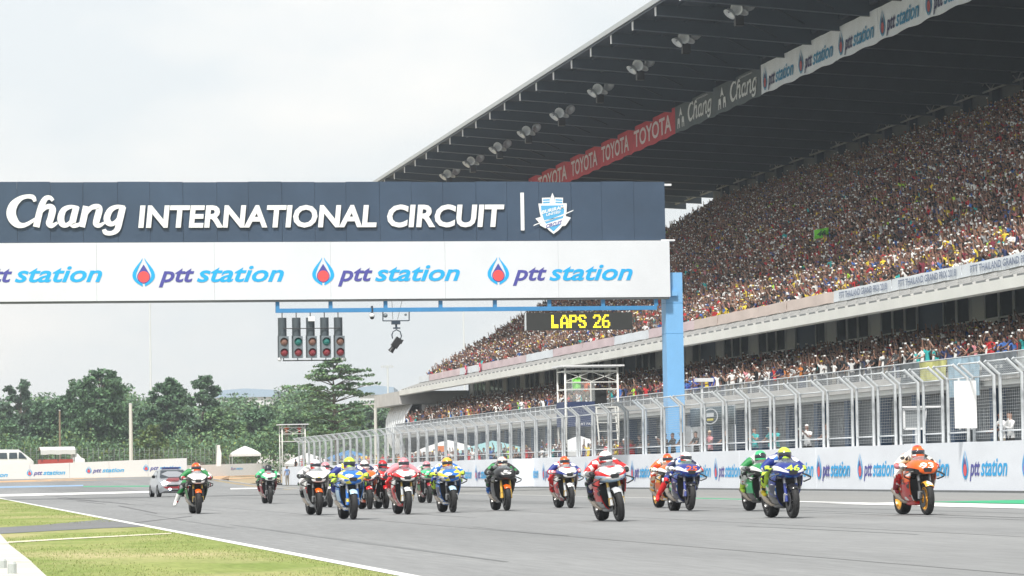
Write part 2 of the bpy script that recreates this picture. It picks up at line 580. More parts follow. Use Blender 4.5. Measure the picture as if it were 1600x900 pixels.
# rubber laid down along the racing lines
STREAK = mat('rubber_streak', (.16,.165,.168), .7, var=.22, scale=1.0, detail=8, stretch=(2,.15,1))
rs = random.Random(21)
for k in range(16):
    p = rs.uniform(6.0, 22.5); q = rs.uniform(26, 120); ln = rs.uniform(8, 40); wd = rs.uniform(.07,.16)
    mb = MB(); n = 8; dr = rs.uniform(-.4,.4)
    vs = []
    for i in range(n+1):
        f = i/n; ww = wd*math.sin(math.pi*(.05+.9*f))**.5
        vs += [(p+dr*f*f-ww/2, q+ln*f, .003), (p+dr*f*f+ww/2, q+ln*f, .003)]
    mb.add(vs, [(2*i,2*i+1,2*i+3,2*i+2) for i in range(n)])
    tag(mb.build('rubber_mark', STREAK), kind='structure')
SEAM = mat('asphalt_seam', (.13,.132,.135), .8)
for p in (9.7, 14.6, 19.5):
    marking('asphalt_seam', SEAM, p, p+.035, -10, 230, .0025, 30)
# grass blades on the infield, thickest where they show largest
gr = np.random.default_rng(4)
n = 70000
qq = 24+ (gr.random(n)**1.8)*110
pp = EDGE_L-.05-(gr.random(n)**1.2)*(qq*.16+.8)
def px_(p, q):
    d = np.stack([p, q, np.zeros_like(p)-1.0], 1); z = d@np.array(FW)
    return 800+F_PX*(d@np.array(RV))/z, 450-F_PX*(d@np.array(UV))/z
X_, Y_ = px_(pp, qq)
road = (Y_ > 808) & (Y_ < 842) & (np.abs(Y_-(832.5-X_*.048)) < 8) & (X_ < 235)
apron = X_ < (Y_-838)*1.04+3
cl_ = np.sin(pp*1.9+np.sin(qq*.31)*2)*.3+np.sin(qq*.43+pp*.6)*.3
keep = ~road & ~apron & (cl_ > -.25+.25*gr.random(n)-.12) & (X_ > -30)
pp, qq = pp[keep], qq[keep]; n = len(pp)
h_ = gr.uniform(.008,.018,n)*(1+qq/120); a_ = gr.uniform(0, 6.28, n); w_ = h_*.30; le = gr.normal(0,.4,(n,2))*h_[:,None]
b0 = np.stack([pp-np.cos(a_)*w_, qq-np.sin(a_)*w_, np.full(n,-.002)],1); b1 = np.stack([pp+np.cos(a_)*w_, qq+np.sin(a_)*w_, np.full(n,-.002)],1); tp = np.stack([pp+le[:,0], qq+le[:,1], h_],1)
gm = bpy.data.meshes.new('grass_blades')
gm.from_pydata(np.stack([b0,b1,tp],1).reshape(-1,3).tolist(), [], np.arange(3*n).reshape(-1,3).tolist())
for m_ in (mat('blade_green', (.22,.275,.085), .8, island=.2), mat('blade_straw', (.30,.315,.125), .8, island=.2)): gm.materials.append(m_)
gm.polygons.foreach_set('material_index', (gr.random(n) < .38).astype(int)); gm.update()
tag(obj('grass', gm), 'short dry grass of the infield beside the white edge line', 'grass', kind='stuff')
# ================================================================== START GANTRY
GQ = 153.0
def gx(x, y): return on_q(x, y, GQ).x
def gzz(x, y): return on_q(x, y, GQ).z
gan = empty('start_gantry', (37, GQ, 0), label='start gantry with dark blue name board over a white sponsor board', cat='gantry')
def gpart(mb, name, mats, smooth=False, parent=None):
    o = mb.build(name, mats, parent or gan, smooth)
    if parent is None: o.location = (-37, -GQ, 0)
    return o
Z_T, Z_M, Z_B = gzz(1040,284), gzz(1040,376), gzz(1040,465)
X_R1, X_R2 = gx(1039,330), gx(1046,420)
M_BOARD = mat('board_blue', (.040,.070,.118), .55, var=.18, scale=.35, bump=.6, bscale=1.6, detail=8)
M_WB = mat('board_white', (.69,.715,.75), .5, var=.04, scale=.5, bump=.35, bscale=.9, detail=7)
# dark blue sheets, one by one
pw = (gx(1039,330)-gx(0,330))/20.5
x = X_R1
k = 0
while x > 0.2:
    w_ = pw*(1+.04*math.sin(k*2.3))
    mb = MB()
    y0 = GQ-.012*(k % 3)-.004*((k*7) % 5)
    mb.box(x-w_+.012, x, y0, GQ+.25, Z_M+.02, Z_T+.015*math.sin(k*1.7))
    gpart(mb, 'board_sheet', M_BOARD)
    x -= w_; k += 1
x = X_R2
k = 0
ww = pw*3.55
while x > 0.6:
    mb = MB(); mb.box(x-ww+.008, x, GQ-.10-.005*(k % 2), GQ+.27, Z_B+.03, Z_M)
    gpart(mb, 'white_sheet', M_WB)
    x -= ww; k += 1
xl = x
mb = MB()
mb.box(xl, X_R2-.05, GQ-.06, GQ+.35, Z_B-.06, Z_B+.028)
gpart(mb, 'lower_edge_beam', CONC_D)
mb = MB(); mb.box(xl, X_R1-.05, GQ+.27, GQ+1.4, Z_B+.3, Z_T-.3)
gpart(mb, 'inner_truss_box', DKSTEEL)
mb = MB(); mb.box(X_R1-.6, X_R1+.45, GQ+.4, GQ+.6, Z_T-.16, Z_T-.06); gpart(mb, 'bracket', WHITE)
mb = MB(); mb.box(X_R2-.4, X_R2+.3, GQ-.05, GQ+.5, Z_M-.02, Z_M+.06)
gpart(mb, 'bracket', WHITE)
# pillar at the pit wall
pL, pR = on_q(1041,560,GQ+.5).x, on_q(1067.5,560,GQ+.5).x
zp = gzz(1055,425)
mb = MB(); mb.box(pL, pR, GQ+.36, GQ+1.3, 0, zp)
mb.box(pL-.02, pR-.3, GQ+.2, GQ+1.0, Z_B+.1, zp-.9)
gpart(mb, 'pillar', BLUE)
mb = MB(); mb.box(pL-.15, pR+.15, GQ+.2, GQ+1.5, 0, .12)
gpart(mb, 'pillar_base_plate', STEEL)
mb = MB()
for dz in (1.5, 3.0):
    mb = MB(); mb.box(pL-.006, pR+.006, GQ+.354, GQ+1.306, zp-dz-.02, zp-dz); gpart(mb, 'pillar_seam', BLUE2)
mb = MB(); mb.box(xl+.3, xl+1.15, GQ+.36, GQ+1.3, 0, zp); gpart(mb, 'pillar', BLUE)
mb = MB(); mb.box(xl+.15, xl+1.3, GQ+.2, GQ+1.5, 0, .12); gpart(mb, 'pillar_base_plate', STEEL)
# the blue rail slung below the boards
zr1, zr0 = gzz(700,480), gzz(700,486.5)
xa, xb = gx(431,480), gx(1027,480)
mb = MB(); mb.box(xa, xb, GQ+.05, GQ+.25, zr0, zr1)
gpart(mb, 'slung_rail', BLUE2)
for px in (434, 517, 603, 689, 774, 859, 943, 1026):
    mb = MB(); xx = gx(px, 475); mb.box(xx-.09, xx+.09, GQ+.06, GQ+.24, zr1+.002, Z_B-.062)
    gpart(mb, 'rail_hanger', BLUE2)
# lettering in raised white letters
M_LET = mat('letter_white', (.86,.87,.87), .45)
zs = (gzz(100,300)-gzz(100,350))/50      # metres per pixel on the board
def bz(y, x=500): return gzz(x, y)
mb = MB()
strokes = [
 [(308,140,26),(290,103,42),(240,95,36),(180,113,44),(122,165,70),(98,232,82),(112,292,80),(150,338,62),(200,350,42),(250,332,34),(312,292,26)],
 [(466,132,30),(440,106,36),(402,113,46),(372,160,54),(346,240,56),(318,364,58)],
 [(350,245,24),(400,192,40),(446,186,50),(462,215,60),(445,290,58),(432,332,56),(456,352,42),(505,325,20)],
 [(690,192,22),(620,186,34),(560,215,50),(535,280,60),(546,334,56),(585,347,40),(630,310,34),(665,240,30)],
 [(672,182,54),(642,300,58),(640,344,52),(680,347,36),(712,325,20)],
 [(757,180,55),(737,280,58),(718,364,56)],
 [(750,262,24),(800,196,40),(858,186,50),(872,215,58),(850,300,58),(845,338,52),(875,350,38),(918,325,20)],
 [(1098,190,26),(1030,186,36),(970,215,50),(940,280,58),(952,324,56),(990,336,40),(1035,300,34),(1065,235,30)],
 [(1080,184,56),(1052,300,58),(1030,385,50),(980,418,38),(928,412,42),(914,384,34)]]
for i, st in enumerate(strokes):
    pts = []
    for (a, b, w_) in st:
        X, Y = a/5.625, 290+b/5.625
        P = on_q(X, Y, GQ-.11)
        pts.append((P.x, P.z, w_/5.625*zs))
    ribbon(mb, pts, GQ-.11-.0015*i)
gpart(mb, 'script_letters', M_LET)
def sign_text(body, x0, x1, ytop, ybot, name, m, **k):
    A, B = on_q(x0, ybot, GQ-.105), on_q(x1, ytop, GQ-.105)
    vs, fs, wd = text_mb(body, B.x-A.x, on_q(x0, ytop, GQ-.105).z-A.z, **k)
    mb = MB()
    mb.add([(A.x+a, GQ-.108, A.z+c) for a, _, c in vs], fs)
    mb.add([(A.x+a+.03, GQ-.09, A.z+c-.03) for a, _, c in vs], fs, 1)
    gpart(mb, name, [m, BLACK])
sign_text('INTERNATIONAL', 216, 588, 320.5, 356.5, 'capital_letters', M_LET, bold=.035, shear=.10, spacing=1.0)
sign_text('CIRCUIT', 605, 788, 319.5, 355.5, 'capital_letters', M_LET, bold=.035, shear=.10)
A, B = on_q(814, 360, GQ-.1), on_q(818.5, 301, GQ-.1)
mb = MB(); mb.box(A.x, B.x, GQ-.11, GQ-.06, A.z, B.z); gpart(mb, 'divider_bar', M_LET)
# crest: shield with castle top, ribbon ends, slash and words
def cp(zx, zy):
    P = on_q(800+zx/9, 280+zy/9, GQ-.1); return (P.x, P.z)
M_CREST = mat('crest_blue', (.10,.42,.72), .5)
mb = MB()
y_ = GQ-.10
def cpoly(pts, y, m): 
    fan(mb, [cp(*p) for p in pts], y, m)
cpoly([(328,552),(420,525),(470,600),(470,690),(395,650),(375,605)], y_, 0)
cpoly([(828,540),(760,520),(700,600),(700,660),(750,655),(790,600)], y_, 0)
cpoly([(370,342),(770,338),(768,440),(752,560),(715,650),(660,715),(585,770),(520,720),(455,650),(410,560),(385,450)], y_-.006, 0)
cpoly([(420,262),(540,258),(545,345),(425,345)], y_-.004, 0)
cpoly([(600,258),(718,260),(715,345),(595,345)], y_-.004, 0)
cpoly([(540,345),(545,250),(568,190),(592,250),(598,345)], y_-.008, 0)
cpoly([(405,372),(735,366),(732,450),(715,560),(680,640),(583,735),(490,650),(445,560),(415,460)], y_-.011, 1)
cpoly([(295,660),(310,640),(470,575),(700,520),(475,590)], y_-.015, 0)
cpoly([(440,600),(700,500),(865,430),(858,446),(700,520),(500,590)], y_-.015, 0)
cpoly([(440,640),(735,540),(735,610),(470,690)], y_-.013, 0)
for (a, b) in [((435,285),(530,280)),((610,280),(705,285)),((435,320),(530,315)),((610,315),(705,320))]:
    (x0, z0), (x1, z1) = cp(*a), cp(*b)
    mb.add([(x0, y_-.01, z0), (x1, y_-.01, z1), (x1, y_-.01, z1-.07), (x0, y_-.01, z0-.07)], [(0,1,2,3)], 1)
def crest_word(body, a, b, hpx, m):
    (x0, z0), (x1, z1) = cp(*a), cp(*b)
    vs, fs, wd = text_mb(body, x1-x0, hpx/9*zs, bold=.03, shear=.1)
    mb.add([(x0+u, y_-.02, z0+c+(z1-z0)*u/(x1-x0)) for u, _, c in vs], fs, m)
crest_word('BURIRAM', (420,492), (738,412), 52, 0)
crest_word('UNITED', (480,522), (680,474), 36, 0)
crest_word('CIRCUIT', (480,690), (705,630), 54, 2)
o = gpart(mb, 'crest', [M_LET, M_CREST, NAVY])
# sponsor logos on the white board
for (xl_, xr_, yb) in [(-78,160,448), (207,444,447.5), (488,719,446), (762,989,445)]:
    A, B = on_q(xl_, yb, GQ-.115), on_q(xr_, yb, GQ-.115)
    lg = ptt_logo(B.x-A.x)
    o = obj('sponsor_logo', lg.mesh('sponsor_logo', LOGO_MATS), gan)
    o.location = (A.x-37, -.118, A.z)

# ---- start lights
lt = empty('start_light_array', (gx(487,520), GQ+.15, zr0), label='row of five twin start lights hanging from the blue gantry rail', cat='start lights')
def lpart(mb, name, mats, parent=lt, smooth=False):
    o = mb.build(name, mats, parent, smooth)
    if parent is lt: o.location = -lt.location
    else: o.location = (0,0,0)
    return o
M_HOUS = mat('light_housing', (.085,.105,.12), .45, .3)
M_HOUSF = mat('light_face', (.17,.20,.22), .5)
LENS_R = mat('lens_red', (.24,.025,.035), .15, coat=.6)
LENS_G = mat('lens_green', (.012,.17,.15), .15, coat=.6)
LENS_A = mat('lens_amber', (.22,.11,.08), .15, coat=.6)
zt, zm, zb_ = bz(496), bz(525), bz(559)
for i, px in enumerate((441.5, 463.5, 485.5, 507.5, 529.0)):
    xx = gx(px, 510)
    mb = MB(); mb.tube([(xx, GQ+.15, zr0), (xx, GQ+.15, zt)], .025, 6); lpart(mb, 'drop_rod', BLACK)
    mb = MB(); mb.loft([[(xx+.21*math.cos(a), GQ+.15+.18*math.sin(a), z) for a in [2*math.pi*j/12 for j in range(12)]] for z in (zm, zt)])
    mb.box(xx-.21, xx+.19, GQ+.16, GQ+.36, zb_+.02, zm+.05)
    up = lpart(mb, 'back_housing', M_HOUS, smooth=40)
    mb = MB(); xf = xx+.05; mb.box(xf-.225, xf+.225, GQ-.12, GQ+.15, zb_, zm)
    fo = lpart(mb, 'lamp_box', M_HOUSF)
    for zz, mt_ in ((zb_+(zm-zb_)*.74, LENS_G if i in (1,3) else LENS_A), (zb_+(zm-zb_)*.25, LENS_R)):
        mb = MB(); mb.lathe([(-.10,0),(-.095,.06),(-.075,.12),(-.03,.17),(0,.185)], (xf, GQ-.12, zz), 'Y', 20)
        lpart(mb, 'lens', mt_, fo, True)
        mb = MB()      # hood over the lens
        g = [[(xf+.20*math.cos(a), yy, zz+.20*math.sin(a)) for a in [R(15+15*j) for j in range(11)]] for yy in (GQ-.12, GQ-.26)]
        mb.sheet(g, (0,0,.008)); lpart(mb, 'hood', M_HOUSF, fo, True)
    mb = MB(); mb.tube([(xx+.03, GQ, zb_), (xx+.03, GQ, bz(563))], .025, 6); lpart(mb, 'drop_rod', BLACK)
mb = MB(); mb.tube([(gx(442,563), GQ, bz(563)), (gx(532,563), GQ, bz(563))], .03, 6); lpart(mb, 'cross_bar', BLACK)
mb = MB(); mb.tube([(gx(442,513), GQ-.08, bz(513)), (gx(532,513), GQ-.08, bz(513))], .025, 6); lpart(mb, 'cross_bar', BLACK)
mb = MB(); mb.box(gx(481,497), gx(491,497), GQ-.22, GQ-.05, bz(502), bz(494.5)); lpart(mb, 'receiver_box', WHITE)
for px in (437, 536):
    mb = MB(); mb.lathe([(-.1,.02),(-.08,.09),(0,.1),(.06,.02)], (gx(px,561), GQ, bz(561)), 'Y', 10); lpart(mb, 'small_lamp', WHITE, smooth=True)

# ---- lap counter board
x0, x1 = gx(823,505), gx(989,505)
lb = empty('lap_counter_board', (x0, GQ+.1, bz(519)), label='black led board reading LAPS 26 in yellow', cat='led board')
mb = MB(); mb.box(0, x1-x0, 0, .22, 0, bz(491.5)-bz(519)); mb.build('board_case', mat('board_black', (.03,.031,.03), .5), lb)
mb = MB(); mb.box(-.05, -.003, -.01, .23, 0, bz(491.5)-bz(519)); mb.build('side_plate', STEEL, lb)
GLY = {'L':['1100000']*5+['1111110','1111110'], 'A':['0011100','0110110','1100011','1100011','1111111','1100011','1100011'],
 'P':['1111110','1100011','1100011','1111110','1100000','1100000','1100000'], 'S':['0111110','1100011','1110000','0111110','0000111','1100011','0111110'],
 '2':['0111110','1100011','0000011','0000110','0011100','0110000','1111111'], '6':['0011110','0110000','1100000','1111110','1100011','1100011','0111110']}
LED = mat('led_yellow', (.8,.62,.02), .5, emit=(1.0,.80,.03), estr=1.0)
cell = (gx(951,505)-gx(862,505))/50
mb = MB(); cx = gx(862,505)-x0; hz = (bz(495)-bz(516))/7
z0 = bz(516)-bz(519)
for ch in 'LAPS 26':
    if ch == ' ':
        cx += cell*5; continue
    for r_, row in enumerate(GLY[ch]):
        for c_, bit in enumerate(row):
            if bit == '1':
                xx, zz = cx+c_*cell*1.02, z0+(6-r_)*hz
                mb.box(xx+.006, xx+cell-.002, -.012, -.001, zz+.008, zz+hz-.006)
    cx += cell*7.9
mb.build('led_text', LED, lb)
for px in (850, 965):
    mb = MB(); mb.tube([(gx(px,490)-x0, .1, bz(491.5)-bz(519)), (gx(px,490)-x0, .08, zr0-bz(519))], .02, 5); mb.build('hanger', DKSTEEL, lb)

# ---- dome camera and remote camera slung under the rail
dc = empty('dome_camera', (gx(582,490), GQ+.15, zr0), label='small white dome camera clamped under the blue rail', cat='camera')
mb = MB(); mb.lathe([(0,.0),(-.02,.05),(-.12,.13),(-.22,.14),(-.24,.10)], axis='Z', n=14); mb.build('housing', WHITE, dc, True)
mb = MB(); mb.lathe([(-.24,.11),(-.32,.085),(-.36,.0)], axis='Z', n=14); mb.build('dome', BLACK, dc, True)
mb = MB(); mb.box(-.04,.04,-.12,.12,.0,.3); mb.build('clamp', DKSTEEL, dc)
rc = empty('remote_camera', (gx(619,490), GQ+.15, zr0), label='black remote television camera hanging on a frame below the gantry', cat='camera')
def rr(x, y): return (gx(x,y)-rc.location.x, 0, bz(y)-zr0)
mb = MB()
for a, b in [((599,485),(599,502)),((640,485),(640,502)),((599,502),(640,502))]: mb.bar(rr(*a), rr(*b), .05)
mb.build('hanging_frame', DKSTEEL, rc)
mb = MB()
for a, b in [((613,470),(614.5,500)),((629,470),(622,500))]: mb.bar(rr(*a), rr(*b), .018)
mb.build('suspension_wire', BLACK, rc)
mb = MB(); mb.lathe([(-.1,.0),(-.08,.09),(0,.11),(.08,.09),(.1,0)], rr(603,493.5), 'Y', 12); mb.lathe([(-.08,.0),(-.05,.06),(.05,.06),(.08,0)], rr(634.5,492.5), 'Y', 10); mb.build('antenna', M_HOUSF, rc, True)
mb = MB(); a = rr(619.5,504.5); mb.box(a[0]-.22,a[0]+.2,-.1,.1,a[2]-.1,a[2]+.1); mb.bar(rr(619.5,504),rr(620,515),.09); mb.bar(rr(615,513.5),rr(626,513.5),.07); mb.build('pan_head', DKSTEEL, rc)
mb = MB(); mb.tube([rr(620,516),rr(615,519),rr(613,524),rr(614,530)],.03,6); mb.tube([rr(620,516),rr(626,519),rr(628,526),rr(626,532)],.03,6); mb.build('yoke', DKSTEEL, rc)
mb = MB(); a, b = Vector(rr(625,530)), Vector(rr(616,543)); mb.bar(a, b, .34, .30, up=(0,1,0)); mb.bar(rr(629,536), rr(620,531), .2, .24, up=(0,1,0)); mb.build('camera_body', BLACK, rc)
mb = MB(); d = (b-a).normalized(); mb.tube([b-d*.05, b+d*.16, b+d*.28], [.12,.12,.15], 12); mb.tube([rr(628,533),rr(631,533)],.04,6); mb.build('lens', BLACK, rc, 40)

# ================================================================== PIT WALL
M_WALL = mat('pit_wall_banner', (.78,.81,.86), .6, var=.07, scale=.5, bump=.25, bscale=.9, detail=9, stretch=(1,.6,1.6))
WT = 1.70
def wall_run(p, q0, q1, step, nm, label, top=WT):
    t = empty(nm, (p, q0, 0), label=label, cat='wall')
    q = q0; k = 0
    while q < q1-.01:
        e = min(q+step, q1)
        mb = MB(); mb.box(.012*(k % 2), .45, q-q0+.006, e-q0-.006, .0, top+.01*(k % 3))
        mb.build('wall_panel', M_WALL, t); q = e; k += 1
    mb = MB(); mb.box(-.05, .5, 0, q1-q0, .0, .07); mb.build('wall_footing', CONC_D, t)
    return t
LOGO_W = ptt_logo(4.6).mesh('wall_logo', LOGO_MATS)
def wall_logo(t, p, q, z=.42):
    o = obj('sponsor_logo', LOGO_W, t)
    o.rotation_euler = (0, 0, -math.pi/2)
    o.location = (p-t.location.x-.012, q-t.location.y, z); o.scale = (1,1,1.18)
WN = wall_run(35.2, 62, 110.9, 6.0, 'pit_wall', 'pale pit wall section with sponsor logos at the white board')
WM = wall_run(35.35, 110.9, 182, 6.0, 'pit_wall', 'pale pit wall section with sponsor logos below the blue gantry pillar')
WF = wall_run(34.1, 182, 298, 6.0, 'pit_wall', 'pale pit wall section below the silver end of the grandstand')
for px, T, pp in [(1689,WN,35.2),(1596,WN,35.2),(1502,WN,35.2),(1418,WN,35.2)]+[(a,WM,35.35) for a in (1339,1275,1222,1163,1115,1072,1029,985,945,913,880,847,817)]+[(a,WF,34.1) for a in (742,717,694,672,650,630,612,596,580)]:
    P = on_p(px, 735, pp)
    wall_logo(T, pp, P.y-.1)

# ================================================================== DEBRIS FENCE
FP = 35.75
fence = empty('debris_fence', (FP, 60, 0), label='galvanised debris fence with bent top standing on the pit wall', cat='fence')
ZB, ZK, ZT_ = WT, 3.92, 4.36
def panel_mesh(wd):
    mb = MB()
    mb.tube([(0,.05,0),(0,wd-.05,0)], .032, 6)
    fr = mb.mesh('rail', STEEL, True)
    mb = MB()
    z = ZB+.12
    while z < ZK:
        mb.bar((0,.05,z),(0,wd-.05,z), .0065); z += .105
    for k in range(1, 6):
        a = k/6; mb.bar((-.5*a,.05,ZK+(ZT_-ZK)*a),(-.5*a,wd-.05,ZK+(ZT_-ZK)*a), .0065)
    y = .12
    while y < wd-.08:
        mb.bar((0,y,ZB+.1),(0,y,ZK), .004); mb.bar((0,y,ZK),(-.5,y,ZT_), .004); y += .21
    wr = mb.mesh('wire_mesh', STEEL)
    return fr, wr
mb = MB(); mb.tube([(0,0,ZB-.25),(0,0,ZK),(-.52,0,ZT_+.02)], .062, 8)
POST = mb.mesh('post', STEEL, 50)
PM = {}
q = 64.0
while q < 298:
    wd = 2.75 if q < 119 else 4.0
    if wd not in PM: PM[wd] = panel_mesh(wd-.62)
    for yy in (q+.06, q+wd-.62+.06):
        obj('post', POST, fence, (0, yy-60, 0))
    for px_, z_ in ((0,ZB+.35),(0,ZK),(-.5,ZT_)):
        obj('rail', PM[wd][0], fence, (px_, q-60+.06, z_))
    obj('wire_mesh', PM[wd][1], fence, (0, q-60+.06, 0))
    q += wd
# blank white board tied to the fence
A, B = on_p(1505, 670, FP-.1), on_p(1541, 595, FP-.1)
wb = empty('white_board', (FP-.12, B.y, A.z), label='blank white board tied to the debris fence', cat='board')
mb = MB(); mb.box(-.78,.0, 1.0, 1.03, 0, on_p(1541,595,FP-.1).z-on_p(1541,670,FP-.1).z); mb.build('panel', mat('board_bright_white', (.84,.84,.83), .5), wb)
mb = MB()
for xx in (-.6, -.18):
    mb = MB(); mb.box(xx-.03, xx+.03, 1.032, 1.07, -.05, 1.7); mb.build('batten', STEEL, wb)

# ================================================================== GRANDSTAND AND PIT BUILDING
Q0, Q1 = 96.0, 322.0
gs = empty('grandstand', (50, Q0, 0), label='long covered grandstand above the pit garages, packed with spectators', cat='grandstand')
def gpt_(mb, name, mats, smooth=False, parent=None):
    o = mb.build(name, mats, parent or gs, smooth)
    if parent is None: o.location = (-50, -Q0, 0)
    return o
LEN = Q1-Q0
# --- garages
M_SHUT = mat('garage_shutter', (.115,.135,.150), .4, .2, var=.1, scale=.5)
M_BAND = mat('fascia_white', (.74,.74,.70), .6, var=.08, scale=.4)
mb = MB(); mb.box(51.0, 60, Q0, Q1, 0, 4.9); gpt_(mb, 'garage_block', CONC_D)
q = Q0; k = 0
while q < Q1-6:
    mb = MB(); mb.box(50.2, 51.0, q, q+.7, 0, 4.5); gpt_(mb, 'garage_pillar', mat('garage_pillar_blue', (.03,.09,.19), .5))
    mb = MB()
    for i in range(14): mb.box(50.75+.015*(i % 2), 50.98, q+.75, q+5.95, .02+i*.31, .02+(i+1)*.31-.02)
    d = gpt_(mb, 'garage_shutter', M_SHUT)
    n_ = MB(); put_text(n_, str(3+k % 34), 0, 0, None, .9, bold=.03)
    o = obj('bay_number', n_.mesh('bay_number', mat('faded_number', (.30,.33,.35), .6)), d); o.rotation_euler = (0,0,-math.pi/2)
    o.location = (50.74, q+3.8, 2.7)
    q += 6; k += 1
mb = MB(); mb.box(48.6, 51, Q0, Q1, 4.5, 5.05); gpt_(mb, 'fascia_beam', M_BAND)
# --- terrace: stepped floor, parapet with rail
TR0, TRN, TRD, TRR = 49.2, 6, .95, .29
def terr_z(i): return 5.05+TRR*i
mb = MB()
for i in range(TRN):
    mb.box(TR0+i*TRD, TR0+(i+1)*TRD+.02, Q0, Q1, 5.02, terr_z(i))
gpt_(mb, 'terrace_steps', CONC)
mb = MB(); mb.box(48.45, 48.6, Q0, Q1, 4.75, 5.3); gpt_(mb, 'terrace_kerb', CONC)
mb = MB(); mb.tube([(48.5,Q0,5.95),(48.5,Q1,5.95)], .035, 6)
q = Q0
while q < Q1:
    mb.bar((48.5,q,5.28),(48.5,q,5.95), .05); q += 2.0
gpt_(mb, 'terrace_rail', STEEL)
mb = MB(); q = Q0
while q < Q1:
    mb.bar((48.5,q,5.30),(48.5,q,5.92), .022); q += .22
o = gpt_(mb, 'rail_bars', mat('rail_bar_grey', (.30,.32,.34), .5)); o['kind'] = 'stuff'
# --- hospitality glazing behind the terrace
GP_ = TR0+TRN*TRD+.9
M_GLASS = mat('dark_glazing', (.03,.045,.05), .08, spec=.8)
M_GLASS2 = mat('pale_reflection', (.55,.58,.58), .4)  # bright reflections on the glass, put into the colour of some panes
mb = MB(); mb.box(GP_+.25, GP_+3, Q0, Q1, 5.0, 11.0); gpt_(mb, 'rear_wall', mat('rear_wall_blue', (.06,.10,.16), .6))
mb = MB(); mb.box(TR0+TRN*TRD, GP_+.3, Q0, Q1, 5.02, terr_z(TRN-1)+.02); gpt_(mb, 'rear_walkway', CONC)
q = Q0+1; k = 0
zf = terr_z(TRN-1)+.05
FRM = mat('window_frame_white', (.66,.68,.69), .5)
while q < Q1-2:
    if k % 11 in (9, 10):
        q += 2.3; k += 1; continue
    mb = MB()
    z1_ = 10.1
    for a in (q, q+2.12): mb.box(GP_, GP_+.12, a, a+.09, zf, z1_)
    mb.box(GP_+.01, GP_+.11, q, q+2.2, z1_-.1, z1_); mb.box(GP_+.01, GP_+.11, q, q+2.2, zf+1.95, zf+2.03); mb.box(GP_+.01, GP_+.11, q, q+2.2, zf, zf+.12)
    fr_ = gpt_(mb, 'window', FRM)
    mb = MB(); mb.box(GP_+.05, GP_+.07, q+.09, q+2.12, zf+.12, zf+1.95)
    gpt_(mb, 'pane', M_GLASS2 if k % 5 == 2 else M_GLASS, parent=fr_)
    mb = MB(); mb.box(GP_+.05, GP_+.07, q+.09, q+2.12, zf+2.03, z1_-.1)
    gpt_(mb, 'pane', M_GLASS if k % 4 else M_GLASS2, parent=fr_)
    q += 2.3; k += 1
# --- slab above, with the pale front edge and a bracketed canopy strip
mb = MB()
pr_ = [(49.25,9.0),(51.4,9.25),(56.2,10.4),(60.0,10.9),(60.0,11.4),(56.0,10.75),(51.4,9.55),(49.25,9.5)]
mb.add([(a, Q0, b) for a, b in pr_]+[(a, Q1+.5, b) for a, b in pr_], [(i, (i+1) % 8, 8+(i+1) % 8, 8+i) for i in range(8)]+[tuple(range(8))[::-1], tuple(range(8,16))])
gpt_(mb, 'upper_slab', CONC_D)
mb = MB(); mb.add([(49.0,Q0,8.86),(49.25,Q0,8.80),(49.25,Q0,9.38),(49.0,Q0,9.36),(49.0,Q1+.6,8.86),(49.25,Q1+.6,8.80),(49.25,Q1+.6,9.38),(49.0,Q1+.6,9.36)],
 [(0,1,2,3),(7,6,5,4),(0,4,5,1),(1,5,6,2),(2,6,7,3),(3,7,4,0)]); gpt_(mb, 'slab_edge', M_BAND)
BR = mat('bracket_grey', (.50,.50,.49), .5)
BM = MB(); BM.bar((49.1,0,9.40),(51.0,0,10.0), .07, .14); BRM = BM.mesh('canopy_bracket', BR)
q = Q0
while q < Q1+.3:
    obj('canopy_bracket', BRM, gs, (-50, q-Q0, 0)); q += 1.9
mb = MB(); mb.bar((50.95,Q0,9.99),(50.95,Q1,9.99), .06, .10); mb.bar((49.7,Q0,9.62),(49.7,Q1,9.62),.04,.06); mb.bar((50.3,Q0,9.82),(50.3,Q1,9.82),.04,.06); gpt_(mb, 'canopy_rail', BR)
mb = MB(); mb.box(50.98, 51.1, Q0, Q1, 9.5, 10.65); gpt_(mb, 'balcony_wall', CONC)
# --- upper tier
U0P, UN, UD, UR = 51.5, 38, .80, .463
def up_z(i): return 9.6+UR*i
mb = MB()
prof = []
for i in range(UN):
    prof += [(U0P+i*UD, up_z(i)), (U0P+(i+1)*UD, up_z(i))]
prof += [(U0P+UN*UD, 24.0), (60.0, 11.6), (56.0, 10.9), (U0P, 9.58)]
k = len(prof)
vs = [(a, Q0, b) for a, b in prof]+[(a, Q1, b) for a, b in prof]
fs = [(i, (i+1) % k, k+(i+1) % k, k+i) for i in range(k)]
fs += [tuple(range(k))[::-1], tuple(range(k, 2*k))]
mb.add(vs, fs); gpt_(mb, 'seating_tier', CONC)
PB = U0P+UN*UD
